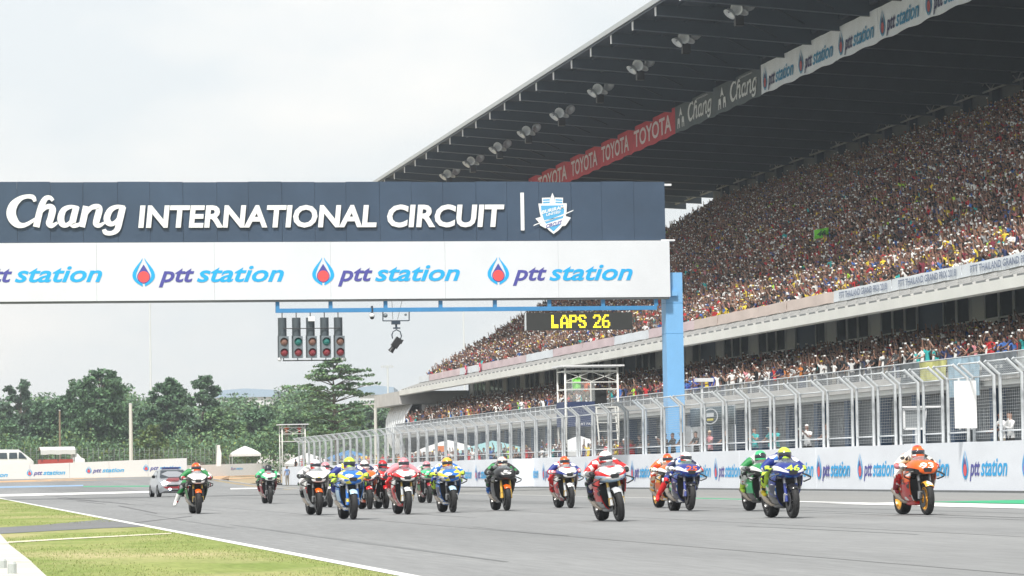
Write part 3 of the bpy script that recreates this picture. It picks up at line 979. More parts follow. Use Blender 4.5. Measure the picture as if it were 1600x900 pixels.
# --- rear wall with columns and dim openings
q = Q0
M_REAR = mat('rear_panel_grey', (.10,.115,.125), .7, var=.2, scale=.5)
while q < Q1:
    mb = MB(); mb.box(PB+1.2, PB+1.9, q, q+.8, up_z(UN-1)-.5, 31.2); gpt_(mb, 'rear_column', DKSTEEL)
    mb = MB(); mb.box(PB+2.0, PB+2.12, q+.0, q+7.03, 20, 31.3); gpt_(mb, 'rear_panel', M_REAR)
    q += 7.05
mb = MB(); mb.box(PB, PB+2.0, Q0, Q1, up_z(UN-1)-.6, up_z(UN-1)+.0); gpt_(mb, 'rear_gangway', CONC)
mb = MB(); mb.bar((PB+1.1,Q0,30.9),(PB+1.1,Q1+20,30.9), .3, .4); mb.bar((PB+1.1,Q0,30.0),(PB+1.1,Q1+20,30.0), .12, .12)
q = Q0
while q < Q1+18:
    mb.bar((PB+1.1,q,30.0),(PB+1.1,q+1.5,30.8), .07); mb.bar((PB+1.1,q+1.5,30.8),(PB+1.1,q+3,30.0), .07); q += 3
gpt_(mb, 'rear_truss', mat('truss_grey', (.30,.32,.33), .5))
# --- roof
RF, RB = 50.0, PB+3
ZF, ZBk = 32.55, 31.6
QE = 346.0
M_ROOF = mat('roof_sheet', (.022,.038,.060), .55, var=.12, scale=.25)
def roofz(p): return ZF+(ZBk-ZF)*(p-RF)/(RB-RF)
mb = MB()
g = [[(p, q, roofz(p)+.02) for q in (Q0, QE)] for p in (RF-.1, (RF+RB)/2, RB)]
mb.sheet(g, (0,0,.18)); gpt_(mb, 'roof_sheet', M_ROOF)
mb = MB(); mb.box(RF-.2, RF-.1, Q0, QE, ZF-.08, ZF+.26); gpt_(mb, 'roof_gutter', mat('gutter_grey', (.42,.45,.46), .5))
mb = MB(); mb.box(RF-.06, RF+.02, Q0, QE, ZF-.22, ZF-.02); gpt_(mb, 'roof_edge_strip', DKSTEEL)
p = RF+1.6
PUR = MB(); PUR.box(0, .1, 0, QE-Q0, -.16, 0); PURM = PUR.mesh('purlin', DKSTEEL)
while p < RB:
    obj('purlin', PURM, gs, (p-50, 0, roofz(p)+.015)); p += 2.2
# girders, every 7.05 m, tapering to a tip coloured white for the skylight on it
def girder_mesh():
    mb = MB()
    for pa, pb, za, zb2 in [(RF+.1, 62.5, -.75, -1.35), (62.5, RB, -1.35, -1.9)]:
        for (w0, o0, o1, mm) in [(.03, 0, 1, 0)]:
            mb.add([(pa,-.02,roofz(pa)+za),(pb,-.02,roofz(pb)+zb2),(pb,-.02,roofz(pb)-.02),(pa,-.02,roofz(pa)-.02),
                    (pa,.02,roofz(pa)+za),(pb,.02,roofz(pb)+zb2),(pb,.02,roofz(pb)-.02),(pa,.02,roofz(pa)-.02)],
                   [(0,1,2,3),(7,6,5,4),(0,4,5,1),(1,5,6,2),(2,6,7,3),(3,7,4,0)], 0)
        mb.bar((pa,0,roofz(pa)+za-.012),(pb,0,roofz(pb)+zb2-.012), .26, .04, 1)
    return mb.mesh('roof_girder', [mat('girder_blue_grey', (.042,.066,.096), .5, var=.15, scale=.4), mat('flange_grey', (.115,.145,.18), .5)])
GM = girder_mesh()
TIP = MB(); TIP.box(RF+.02, RF+.09, -.13, .13, ZF-.82, ZF-.05); TIPM = TIP.mesh('girder_tip', WHITE)
BRC = MB(); BRC.bar((54.2,0,32.0),(57.0,3.5,32.1), .1); BRC.bar((57.0,3.5,32.1),(60.5,7.05,31.3), .1); BRCM = BRC.mesh('roof_brace', DKSTEEL)
zq = 216.4
q = (zq-50*math.sin(TH))/math.cos(TH)-14.1*6-7.05*4
k = 0
GQS = []
while q < QE:
    if q > Q0:
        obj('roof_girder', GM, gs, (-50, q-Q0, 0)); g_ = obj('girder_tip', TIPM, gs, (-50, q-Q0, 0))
        obj('roof_brace', BRCM, gs, (-50, q-Q0, 0))
        GQS.append(q)
    q += 7.05
# --- curved silver end cladding and far end wall
M_SILV = mat('silver_cladding', (.74,.76,.77), .35, .15, var=.15, scale=.8)
def silver_len(z): return 17.0*(.52+.48*smooth((z-1.5)/6.5))
def silver_p(z): return 50.6-1.5*math.sin(math.pi*min(1,max(0,(z-1.0)/7.6)))
for i in range(9):
    mb = MB(); g = []
    for z in (1.6,2.6,3.6,4.6,5.6,6.6,7.3,7.95):
        g.append([(silver_p(z)+.35*((i+k)/9)**2, Q1+.05+silver_len(z)*(i+k)/9+(.03 if k == 0 else -.03), z) for k in (0, 1)])
    mb.sheet(g, (.12,0,0)); gpt_(mb, 'silver_panel', M_SILV, True)
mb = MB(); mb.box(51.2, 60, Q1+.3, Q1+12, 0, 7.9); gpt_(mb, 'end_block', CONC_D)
mb = MB(); mb.box(49.0, 60, Q1+.62, Q1+18.5, 7.97, 9.3); gpt_(mb, 'end_parapet', CONC)
mb = MB(); mb.box(51.25, 60, Q1+.001, Q1+.28, 0, 7.9); gpt_(mb, 'end_wall', WHITE)
# ================================================================== BANNERS UNDER THE ROOF
BP = 63.0
bz0, bz1 = on_p(1190,148,BP).z, on_p(1190,101,BP).z
M_TOY = mat('banner_red', (.50,.022,.045), .7, var=.25, scale=.6)
M_CHB = mat('banner_charcoal', (.065,.09,.105), .7, var=.2, scale=.5)
M_PTB = mat('banner_white', (.74,.80,.86), .7, var=.08, scale=.5)
def banner(px0, px1, nm, m, label, group, deco):
    q0, q1 = on_p(px1, 150, BP).y, on_p(px0, 150, BP).y     # q1 is the far (left) end
    t = empty(nm, (BP, q1, bz0), label=label, cat='banner', group=group)
    L_ = q1-q0; H_ = bz1-bz0
    mb = MB(); g = []
    for i in range(5):
        row = []
        for j in range(17):
            y = -L_*j/16
            row.append((.018*math.sin(y*1.9+i*.8)+.012*math.sin(y*4.1), y+.03, H_*i/4-.06*(i == 0)*math.sin(y*1.3)))
        g.append(row)
    mb.sheet(g, (.03,0,0)); mb.build('cloth', m, t, 35)
    mb = MB()
    for y in (-.1, -L_*.5, -L_+.1): mb.bar((.1,y,H_-.1),(.1,y,H_+.7), .04)
    mb.build('tie', DKSTEEL, t)
    lm = MB(); mats = deco(lm, L_, H_)
    o = obj('lettering', lm.mesh('lettering', mats), t); o.rotation_euler = (0,0,-math.pi/2); o.location = (-.05, 0, 0)
    return t
def deco_toy(lm, L_, H_):
    put_text(lm, 'TOYOTA', L_*.07, H_*.16, L_*.86, H_*.66, bold=.02); return [mat('banner_lettering_pink', (.72,.62,.64), .6)]
def deco_chang(lm, L_, H_):
    sc = L_*.62/1100
    for st in strokes:
        ribbon(lm, [(L_*.30+a*sc, H_*1.08-b*H_*1.04/440, w_*(sc+H_*1.04/440)*.42) for a, b, w_ in st], sub=3)
    # two elephants flanking a fountain, as plain silhouettes
    for s in (-1, 1):
        cx = L_*.16+s*L_*.055
        fan(lm, [(cx-s*.10*L_*.3, .15*H_), (cx-s*.1*L_*.3, .42*H_), (cx-s*.02*L_, .52*H_), (cx+s*.022*L_, .5*H_), (cx+s*.03*L_, .3*H_), (cx+s*.03*L_, .13*H_), (cx+s*.015*L_, .13*H_), (cx+s*.01*L_, .3*H_), (cx-s*.012*L_, .3*H_), (cx-s*.014*L_, .13*H_)], -.003)
    fan(lm, [(L_*.16-.04*L_, .55*H_), (L_*.16-.02*L_, .72*H_), (L_*.16, .9*H_), (L_*.16+.02*L_, .72*H_), (L_*.16+.04*L_, .55*H_), (L_*.16, .62*H_)], -.005)
    put_text(lm, 'INTERNATIONAL', L_*.55, H_*.86, L_*.28, H_*.06)
    return [mat('banner_lettering_grey', (.66,.70,.71), .6)]
def deco_ptt(lm, L_, H_):
    lg = ptt_logo(L_*.86)
    zmax = max(v[2] for v in lg.v)
    for v, in [(v,) for v in lg.v]:
        pass
    f = H_*.78/zmax
    lm.add([(a+L_*.06, b*1.0, c*f+H_*.08) for a, b, c in lg.v], lg.f); lm.m = list(lg.m); return [mat('banner_cyan', (.02,.24,.44), .6), mat('banner_navy', (.03,.035,.12), .6), mat('banner_logo_red', (.42,.06,.06), .6)]
ORD = ['next to','second from','third from','fourth from','fifth from','sixth from']
for k, (a, b) in enumerate([(985.5,1054),(935.5,985.5),(888,935.5),(835.6,888),(787,835.6)]):
    banner(a, b, 'hanging_banner', M_TOY, f'red cloth TOYOTA banner under the grandstand roof, {ORD[k]} the charcoal banners', 'red TOYOTA banners', deco_toy)
banner(1054, 1118, 'hanging_banner', M_CHB, 'charcoal Chang banner beside the red TOYOTA banners', 'charcoal Chang banners', deco_chang)
banner(1118, 1190, 'hanging_banner', M_CHB, 'charcoal Chang banner beside the white ptt station banners', 'charcoal Chang banners', deco_chang)
for k, (a, b) in enumerate([(1190,1246),(1246,1309),(1309,1374),(1374,1446),(1446,1528),(1528,1622)]):
    banner(a, b, 'hanging_banner', M_PTB, f'white ptt station banner under the grandstand roof, {ORD[k]} the charcoal banners', 'white ptt station banners', deco_ptt)
mb = MB(); mb.bar((BP+.12,Q0,bz1+.65),(BP+.12,QE-8,bz1+.65), .25, .3)
o = gpt_(mb, 'banner_beam', DKSTEEL)

# ================================================================== FLOODLIGHTS UNDER THE ROOF EDGE
M_LAMP = mat('lamp_reflector', (.62,.66,.69), .35, .3)
lh = MB(); lh.lathe([(.22,.0),(.20,.10),(.08,.24),(-.10,.31),(-.13,.31),(-.06,.20),(.10,.0)], axis='Y', n=14)
LAMP_ME = lh.mesh('lamp_head', M_LAMP, True)
ORDW = ['first','second','third','fourth','fifth','sixth','seventh','eighth','ninth','tenth','eleventh']
def floodlight(x, y, k):
    P = on_p(x, y, 54.5)
    t = empty('floodlight_cluster', P, label=f'cluster of four silver floodlights under the roof, {ORDW[k]} from the gantry name board', cat='floodlight', group='floodlight clusters under the roof')
    for i, (dx, dy, dz) in enumerate([(-.72,.1,-.22),(-.30,-.15,.06),(.14,.1,-.02),(.52,-.2,.34)]):
        o = obj('lamp_head', LAMP_ME, t, (dx, dy, dz)); o.rotation_euler = (R((48,20,62,35)[i]), 0, R((-75,-35,-60,20)[i])); o.scale = (1.45,1.15,1.45)
    mb = MB(); mb.bar((-.85,.22,-.16),(.85,-.05,.45), .09); mb.bar((.5,.1,.3),(.5,.1,roofz(54.5)-P.z-.1), .09); mb.bar((-.3,.15,0),(-.3,.15,roofz(54.5)-P.z-.1), .07); mb.build('mounting_arm', DKSTEEL, t)
    mb = MB(); mb.box(-.38,.18,.0,.5,-1.05,-.42); mb.bar((-.1,.2,-.45),(-.1,.2,.05), .12); mb.build('ballast_box', BLACK, t)
for k, (x, y) in enumerate([(1340,-82),(1245,-32),(1158,15),(1075,60),(1003,103),(940,140),(880,177),(828,205),(783,230),(741,252),(704,272)]):
    floodlight(x, y, 10-k)

# ================================================================== BALCONY BANNERS
BB = 50.9
def rail_banner(px0, px1, m, tm, text, label, group, tall=1.0, frac=(.12,.94)):
    q0, q1 = on_p(px1, 450, BB).y, on_p(px0, 450, BB).y
    t = empty('balcony_banner', (BB, q1, 10.10), label=label, cat='banner', group=group)
    L_ = q1-q0; n = max(6, int(L_/1.2))
    mb = MB()
    g = [[(.03*math.sin(j*1.7+i), -L_*j/n+.02, .62*tall*i/2+.02*math.sin(j*2.1)) for j in range(n+1)] for i in range(3)]
    mb.sheet(g, (.025,0,0)); mb.build('cloth', m, t, 35)
    if text:
        lm = MB(); put_text(lm, text, L_*frac[0], .14, L_*(frac[1]-frac[0]), .36, bold=.015)
        o = obj('lettering', lm.mesh('lettering', tm), t); o.rotation_euler = (0,0,-math.pi/2); o.location = (-.06,0,0)
    return t
M_RB = mat('rail_banner_white', (.72,.76,.80), .7, var=.06, scale=.6)
M_RBC = mat('rail_banner_cream', (.62,.52,.47), .7, var=.12, scale=.4)
M_RBP = mat('rail_banner_pink', (.62,.50,.52), .7, var=.15, scale=.4)
TN = mat('rail_text_navy', (.16,.20,.30), .7); TW = mat('rail_text_pale', (.78,.74,.68), .7)
for k, (a, b) in enumerate([(1302,1393),(1393,1503),(1503,1640)]):
    rail_banner(a, b, M_RB, TN, 'PTT THAILAND GRAND PRIX 2018', f'white balcony banner reading PTT THAILAND GRAND PRIX 2018, {ORD[k]} the cream banners', 'white grand prix banners on the balcony')
for k, (a, b) in enumerate([(1228,1302),(1182,1228),(1120,1182),(1083,1120)]):
    rail_banner(a, b, M_RBC, TW, None, f'faded cream balcony banner, {ORD[k]} the white grand prix banners', 'cream balcony banners')
    q0, q1 = on_p(b, 450, BB).y, on_p(a, 450, BB).y
xs = [652,668,690,716,748,782,820,862,908,958,1012,1083]
for i, (a, b) in enumerate(zip(xs[:-1], xs[1:])):
    rail_banner(a, b, M_RBP if i % 3 else M_RB, TW, None, f'pale pink balcony banner, {ORDW[10-i]} banner beyond the cream ones' if i % 3 else f'pale grey balcony banner, {ORDW[10-i]} banner beyond the cream ones', 'pink balcony banners' if i % 3 else 'grey balcony banners')
for x, y in [(726,580),(748,576)]:
    P = on_p(x, y, BB-.12)
    f = empty('hanging_flag', P, label='small crimson flag hung over the balcony rail', cat='flag', group='crimson flags on the balcony')
    mb = MB(); mb.sheet([[(.02*math.sin(i+j), -.32*j, .5*i-.5) for j in range(4)] for i in range(3)], (.02,0,0)); mb.build('cloth', mat('flag_crimson', (.62,.04,.10), .7), f, True)
    mb = MB(); mb.box(-.012,-.004,-.7,-.3,-.2,.15); mb.build('emblem', WHITE, f)
# banners tied to the terrace rail
cols = [(.13,.15,.16),(.55,.55,.20),(.35,.50,.60),(.16,.18,.2),(.5,.52,.52)]
for i, (a, b) in enumerate([(1406,1436),(1436,1478),(1480,1530),(1532,1588),(1590,1640)]):
    q0, q1 = on_p(b, 580, 48.35).y, on_p(a, 580, 48.35).y
    nm = ['charcoal','faded yellow','pale blue and yellow','dark grey','pale grey'][i]
    t = empty('terrace_banner', (48.36, q1, 5.0), label=f'{nm} cloth banner tied to the terrace rail', cat='banner', group='banners tied to the terrace rail')
    L_ = q1-q0
    mb = MB(); mb.sheet([[(.05*math.sin(j*1.3+r_), -L_*j/8, .9*r_/3-(.9 if i == 2 else 0)*(3-r_)/3) for j in range(9)] for r_ in range(4)], (.02,0,0))
    mb.build('cloth', mat('terrace_cloth_%d' % i, cols[i], .7, var=.45, scale=1.3), t, 35)
    mb = MB()
    for k in range(int(L_/.7)):
        if (k*5+i) % 4: mb.box(-.09,-.075,-.4-k*.7,-.1-k*.7, .25, .25+.15*(1+(k*3) % 3))
    if i in (0,3): mb.build('painted_words', mat('faded_white', (.5,.52,.52), .7), t)

# ================================================================== MARSHAL TOWERS
M_SCAF = mat('scaffold_white', (.74,.74,.70), .5, var=.08, scale=3)
M_CLEAR = mat('clear_sheet', (.75,.8,.8), .1, alpha=.12)
def tower(P, wd, dp, zfl, ztop, label, big):
    t = empty('marshal_tower', P, label=label, cat='tower', group='marshal towers')
    for i, (x, y) in enumerate([(0,0),(wd,0),(0,dp),(wd,dp)]):
        mb = MB(); mb.tube([(x,y,0),(x,y,ztop)], .06, 8); mb.build('leg', M_SCAF, t, True)
    mb = MB()
    for z in (zfl, zfl+1.05, ztop-.25):
        for a, b in [((0,0),(wd,0)),((0,dp),(wd,dp)),((0,0),(0,dp)),((wd,0),(wd,dp))]:
            if big or z != zfl+1.05 or a[1] == dp: mb.bar((*a,z),(*b,z), .07)
    for a in (0, wd/2):
        mb.bar((a,0,ztop-.85),(a+wd/2,0,ztop-.3), .035); mb.bar((a,0,ztop-.3),(a+wd/2,0,ztop-.85), .035)
    mb.bar((0,0,ztop-.9),(wd,0,ztop-.9), .06)
    mb.build('scaffold_rail', M_SCAF, t)
    mb = MB(); mb.box(-.3, wd+.35, -.3, dp+.3, ztop, ztop+.09); mb.build('roof', WHITE, t)
    mb = MB(); mb.box(0, wd, 0, dp, zfl-.08, zfl); mb.build('deck', CONC_D, t)
    if big:
        mb = MB(); mb.box(.1, wd*.56, -.05, -.02, zfl+.36, ztop-.9); mb.build('clear_screen', M_CLEAR, t)
        mb = MB(); mb.box(wd*.48-.03, wd*.48+.03, -.06, .03, zfl, ztop-.9); mb.build('mullion', M_SCAF, t)
        NV = mat('cabin_navy', (.03,.05,.13), .6, var=.2, scale=.8)
        mb = MB(); mb.box(0.08, wd*.55, -.10, -.06, zfl-1.1, zfl+.34); mb.box(-.10, -.07, .05, dp, zfl-1.1, zfl+.34)
        pn = mb.build('skirt_panel', NV, t)
        mb = MB(); put_text(mb, 'START PANEL', wd*.16, zfl-1.02, wd*.42, .14, y=-.105); mb.build('lettering', WHITE, pn)
        mb = MB(); mb.box(wd*.56, wd*.80, .2, .9, zfl+.1, zfl+1.15); mb.box(wd*.56, wd*.83, .2, .9, zfl+1.6, ztop-.9); mb.build('equipment_cabinet', BLACK, t)
        mb = MB()
        for x in (wd*.62, wd*.98): mb.bar((x,-.7,0.6),(x-.15,-.1,zfl), .07)
        for k in range(8):
            f = k/8; mb.bar((wd*.62-.15*f,-.7+.6*f,.7+(zfl-.6)*f),(wd*.98-.15*f,-.7+.6*f,.7+(zfl-.6)*f), .2, .04)
        mb.build('ladder', M_SCAF, t)
    return t
A = on_p(884, 637, 37.2)
TW1 = tower((37.2, A.y, 0), 3.1, 2.2, A.z, on_p(884,573,37.2).z, 'white scaffold marshal tower with navy skirt panel behind the debris fence', True)
A = on_p(441, 690, 36.4)
TW2 = tower((36.4, A.y, 0), 2.3, 2.2, A.z, on_p(441,664,36.4).z, 'small bare marshal tower at the far end of the debris fence', False)

# ================================================================== THINGS IN THE PIT LANE
def monitor_stand(P):
    t = empty('monitor_stand', P, label='pale grey television monitor stand with sun hood behind the fence', cat='monitor')
    mb = MB(); mb.tube([(0,0,0),(0,0,1.6)], .06, 8); mb.box(-.5,.5,-.4,.4,0,.06); mb.build('pole', STEEL, t)
    t.scale = (.8,.8,.85)
    mb = MB()
    for a, b in [((-.6,0,1.6),(.4,0,1.6)),((-.6,0,2.5),(.5,0,2.5)),((-.6,0,1.6),(-.6,0,2.5)),((.4,0,1.6),(.5,0,2.5))]: mb.bar(a, b, .1)
    mb.build('frame', WHITE, t)
    mb = MB(); mb.box(-.55,.42,.02,.08,1.65,2.45); mb.build('screen', mat('screen_grey', (.22,.24,.25), .3), t)
    mb = MB(); mb.box(-.7,1.3,-.15,.5,2.56,2.64); mb.build('sun_hood', WHITE, t)
P = on_p(1432, 690, 38.5); monitor_stand((38.5, P.y, 1.0))
def buggy(P):
    t = empty('service_buggy', P, label='white service buggy with tall clear windscreen parked behind the pit wall', cat='buggy')
    mb = MB(); mb.loft([[(x,y,z) for x,z in [(-.7,.4),(.7,.4),(.72,.9),(.6,1.15),(-.6,1.15),(-.72,.9)]] for y in (-1.1,-.6,.9,1.3)]); mb.build('body', WHITE, t, 40)
    mb = MB(); g = [[(x, -.9+.5*i/4-.1*abs(x), 1.1+1.5*i/4) for x in (-.8,-.4,0,.4,.8)] for i in range(5)]; mb.sheet(g, (0,.04,0)); mb.build('windscreen', mat('milky_screen', (.80,.81,.80), .3), t, True)
    mb = MB()
    for s in (-.75,.75): mb.bar((s,-.3,1.1),(s,-.2,2.6), .05); mb.bar((s,1.0,1.1),(s,.9,2.6), .05); mb.bar((s,-.2,2.6),(s,.9,2.6), .05)
    mb.build('roll_frame', WHITE, t)
    for x in (-.65,.65):
        for y in (-.8,.9):
            mb = MB(); mb.lathe([(-.1,.12),(-.1,.28),(.1,.28),(.1,.12)], (x,y,.28), 'X', 16, closed=True); mb.build('wheel', RUBBER, t, 40)
P = on_p(1063, 690, 38.5); buggy((38.8, P.y, 0.5))
P = on_p(1113, 652, 37.6)
db = empty('pit_board_banner', (37.6, P.y+4.4, 0), label='charcoal banner with round pale emblem on a stand behind the pit wall', cat='banner')
z0, z1 = on_p(1113,665,37.6).z, on_p(1113,636,37.6).z
mb = MB(); mb.sheet([[(.03*math.sin(j), -8.6*j/8, z0+(z1-z0)*i/2) for j in range(9)] for i in range(3)], (.02,0,0)); mb.build('cloth', M_CHB, db, True)
mb = MB(); c = (-.05, -4.2, (z0+z1)/2)
mb.add([(c[0], c[1]+(1.5 if k % 2 == 0 else 1.3)*math.cos(a), c[2]+(.38 if k % 2 == 0 else .33)*math.sin(a)) for a in [2*math.pi*i/24 for i in range(24)] for k in range(2)],
       [(2*i, 2*i+1, (2*i+3) % 48, (2*i+2) % 48) for i in range(24)])
mb.box(c[0]-.01, c[0], c[1]-.7, c[1]+.7, c[2]-.02, c[2]+.16)
mb.build('round_emblem', mat('emblem_grey', (.62,.64,.66), .6), db)
mb = MB(); mb.box(c[0]-.012, c[0]-.002, c[1]-.6, c[1]+.6, c[2]-.2, c[2]-.1); mb.build('emblem_stripe', mat('emblem_yellow', (.7,.6,.1), .6), db)
mb = MB(); mb.bar((.05,-.1,0),(.05,-.1,z1),.05); mb.bar((.05,-8.5,0),(.05,-8.5,z1),.05); mb.bar((.05,-.1,z1),(.05,-8.5,z1),.05); mb.build('stand_frame', STEEL, db)
# canopies and gazebos on the pit lane, seen through the fence
def gazebo(P, wd, h, rise, m, label, grp='pit lane gazebos'):
    t = empty('gazebo', P, label=label, cat='gazebo', group=grp)
    mb = MB(); a = wd/2
    k = 5
    g = []
    for i in range(k+1):
        f = i/k; r_ = a*(1-f)**1.0; z = h+rise*f**.75
        g.append([(r_*cx, r_*cy, z) for cx, cy in [(-1,-1),(1,-1),(1,1),(-1,1)]])
    mb.loft(g); mb.box(-a,a,-a,a,h-.28,h+.0); mb.build('canopy', m, t)
    for cx, cy in [(-1,-1),(1,-1),(1,1),(-1,1)]:
        mb = MB(); mb.bar((cx*(a-.05),cy*(a-.05),0),(cx*(a-.05),cy*(a-.05),h), .06); mb.build('pole', STEEL, t)
TENTW = mat('tent_white', (.62,.63,.63), .7, var=.05, scale=.8)
TENTB = mat('tent_blue', (.06,.20,.42), .7, var=.1)
TENTT = mat('tent_teal', (.25,.45,.47), .7, var=.1)
TENTN = mat('tent_navy', (.05,.08,.16), .7, var=.1)
for px, pp, wd, h, rise, m_, lab in [(700,43,5,2.6,1.0,TENTW,'white gazebo on the pit lane beside the orange sign'), (770,43,5,2.4,.9,TENTT,'teal gazebo on the pit lane behind the fence'),
    (545,42,4,2.5,.8,TENTB,'blue gazebo beside the yellow bin at the pit lane end'), (480,42,4.5,2.2,1.1,TENTW,'white gazebo below the far marshal tower'), (905,40.5,3.6,2.1,1.0,TENTW,'white gazebo at the foot of the navy-skirted marshal tower')]:
    P = on_p(px, 700, pp); gazebo((pp, P.y, 0), wd, h, rise, m_, lab)
P = on_p(570, 700, 40)
t = empty('yellow_bin', (40, P.y, 0), label='tall yellow bin behind the fence beside the blue gazebo', cat='bin')
mb = MB(); mb.loft([[(x*s,y*s,z) for x,y in [(-.5,-.5),(.5,-.5),(.5,.5),(-.5,.5)]] for z,s in [(0,.9),(2.2,1.0),(2.3,1.08)]]); mb.build('body', mat('bin_yellow', (.75,.48,.04), .5), t)
mb = MB(); mb.loft([[(x*s,y*s,z) for x,y in [(-.5,-.5),(.5,-.5),(.5,.5),(-.5,.5)]] for z,s in [(2.302,1.1),(2.45,1.0),(2.55,.5)]]); mb.build('lid', mat('bin_yellow'), t)
P = on_p(680, 690, 42)
t = empty('orange_sign', (42, P.y, 0), label='white sign box with an orange top band on the pit lane', cat='sign')
mb = MB(); mb.box(-.2,.2,-3,3,.3,2.6); mb.build('panel', WHITE, t); mb = MB(); mb.box(-.22,.22,-3.02,3.02,2.61,3.1); mb.build('top_band', mat('sign_orange', (.8,.22,.05), .5), t)
mb = MB(); mb.box(-.1,.1,-2.8,-2.6,0,.3); mb.box(-.1,.1,2.6,2.8,0,.3); mb.build('foot', STEEL, t)
P = on_p(1097, 600, 40)
t = empty('lamp_post', (40, P.y, 0), label='slim post with flat white lamp head beside the blue gantry pillar', cat='lamp')
mb = MB(); mb.tube([(0,0,0),(0,0,on_p(1097,597,40).z)], .05, 8); mb.build('post', WHITE, t)
mb = MB(); z = on_p(1097,597,40).z; mb.box(-.35,.55,-.25,.25,z+.01,z+.2); mb.build('lamp_head', WHITE, t)
# two tall concrete blocks closing the step in the pit wall
t = empty('wall_return', (34.1, 182, 0), label='plain pale end face where the pit wall steps back', cat='wall')
mb = MB(); mb.box(0.02, 1.9, -.32, -.006, 0, WT-.01); mb.build('end_panel', M_WALL, t)
mb = MB(); mb.box(0.0, 1.92, -.36, -.3, 0, .08); mb.build('footing', CONC_D, t)
# ================================================================== PEOPLE
def skin_body(name, joints, bones, level=1, root=0):
    """one continuous figure grown from a skeleton: joints {name: (x,y,z,rx,ry)}, bones [(a,b)]"""
    names = list(joints)
    me = bpy.data.meshes.new(name)
    me.from_pydata([joints[n][:3] for n in names], [(names.index(a), names.index(b)) for a, b in bones], [])
    o = bpy.data.objects.new(name, me); C.objects.link(o)
    sk = o.modifiers.new('skin', 'SKIN'); sk.use_smooth_shade = True; sk.branch_smoothing = .35
    for i, n in enumerate(names):
        d = me.skin_vertices[0].data[i]
        d.radius = (joints[n][3], joints[n][4] if len(joints[n]) > 4 else joints[n][3]); d.use_root = (i == root)
    sb = o.modifiers.new('sub', 'SUBSURF'); sb.levels = level; sb.render_levels = level
    dg = bpy.context.evaluated_depsgraph_get()
    out = bpy.data.meshes.new_from_object(o.evaluated_get(dg))
    bpy.data.objects.remove(o); bpy.data.meshes.remove(me)
    return out
SK = attr_mat('person_skin', 'skin', .6); SH = attr_mat('person_shirt', 'shirt', .85); LG = attr_mat('person_trousers', 'legs', .85); HT = attr_mat('person_hat', 'hat', .8)
PHN = mat('phone_black', (.02,.02,.022), .3)
PHW = mat('phone_white', (.8,.8,.78), .4)
def person_mesh(name, pose, cap, phone):
    """standing figure, 1.7 m, facing -Y, feet at the origin"""
    J = {'pelvis':(0,0,.94,.15,.105), 'waist':(0,0,1.08,.14,.095), 'chest':(0,-.01,1.30,.175,.11), 'neck':(0,-.01,1.45,.06,.06),
         'chin':(0,-.03,1.53,.07,.08), 'head':(0,-.02,1.61,.082,.098), 'crown':(0,0,1.70,.055,.065)}
    B = [('pelvis','waist'),('waist','chest'),('chest','neck'),('neck','chin'),('chin','head'),('head','crown')]
    for s, k in ((-1,'R'),(1,'L')):
        e, h = pose[k]
        J['sh'+k] = (s*.19,0,1.39,.065,.06)
        J['el'+k] = (s*e[0],e[1],e[2],.045,.045)
        J['wr'+k] = (s*h[0],h[1],h[2],.032,.032)
        d = (Vector(h)-Vector(e)).normalized()*.11
        J['ha'+k] = (s*(h[0]+d.x),h[1]+d.y,h[2]+d.z,.036,.026)
        B += [('chest','sh'+k),('sh'+k,'el'+k),('el'+k,'wr'+k),('wr'+k,'ha'+k)]
        J['hip'+k] = (s*.10,0,.86,.09,.095); J['kn'+k] = (s*.11,-.02,.48,.065,.07); J['an'+k] = (s*.11,.02,.09,.045,.05); J['to'+k] = (s*.12,-.12,.04,.04,.035)
        B += [('pelvis','hip'+k),('hip'+k,'kn'+k),('kn'+k,'an'+k),('an'+k,'to'+k)]
    me = skin_body(name, J, B, 1)
    for mt_ in (SK, SH, LG, HT, PHN, PHW): me.materials.append(mt_)
    arms = [(Vector(J['sh'+k][:3]), Vector(J['el'+k][:3]), Vector(J['wr'+k][:3])) for k in 'RL']
    sl_long = pose.get('long', False)
    mi = []
    for p in me.polygons:
        c = p.center
        m_ = None
        if c.z < .92 and abs(c.x) < .3: m_ = 2
        else: m_ = 1
        ds = []
        for sh, el, wr in arms:
            for a, b, z in ((sh,el,'u'),(el,wr,'f'),(wr,wr+(wr-el).normalized()*.12,'h')):
                t = max(0, min(1, (c-a).dot(b-a)/(b-a).length_squared)); ds.append(((c-(a+(b-a)*t)).length, z, t))
        d, z, t = min(ds)
        if d < .075:
            m_ = 1 if (z == 'u' and (sl_long or t < .55)) or (z == 'f' and sl_long) else 0
        if c.z > 1.455 and abs(c.x) < .13 and abs(c.y) < .16:
            m_ = 0
            if c.z > 1.625 or (c.y > .03 and c.z > 1.55): m_ = 3
        mi.append(m_)
    vs = [tuple(v.co) for v in me.vertices]; fs = [tuple(p.vertices) for p in me.polygons]
    mb = MB(); mb.v, mb.f, mb.m = vs, fs, mi
    if cap:
        mb.sheet([[(.08*math.cos(a)*f, -.05-.13*math.sin(a)*f-.02, 1.655-.012*f) for a in [R(15+30*k) for k in range(6)]] for f in (.55, 1.0)], (0,0,.012), 3)
    # face: nose and the dark line of brow and eyes
    mb.add([(-.014,-.115,1.575),(.014,-.115,1.575),(0,-.145,1.57),(0,-.112,1.615)], [(0,2,1),(0,3,2),(2,3,1)], 0)
    if phone:
        h = [Vector(J['ha'+k][:3]) for k in 'RL']
        c = (h[0]+h[1])/2 if phone == 'both' else h[0]
        mb.box(c.x-.075, c.x+.075, c.y-.03, c.y-.015, c.z-.02, c.z+.065, 4 if cap else 5)
    m2 = mb.mesh(name, [SK, SH, LG, HT, PHN, PHW], True)
    bpy.data.meshes.remove(me)
    return m2
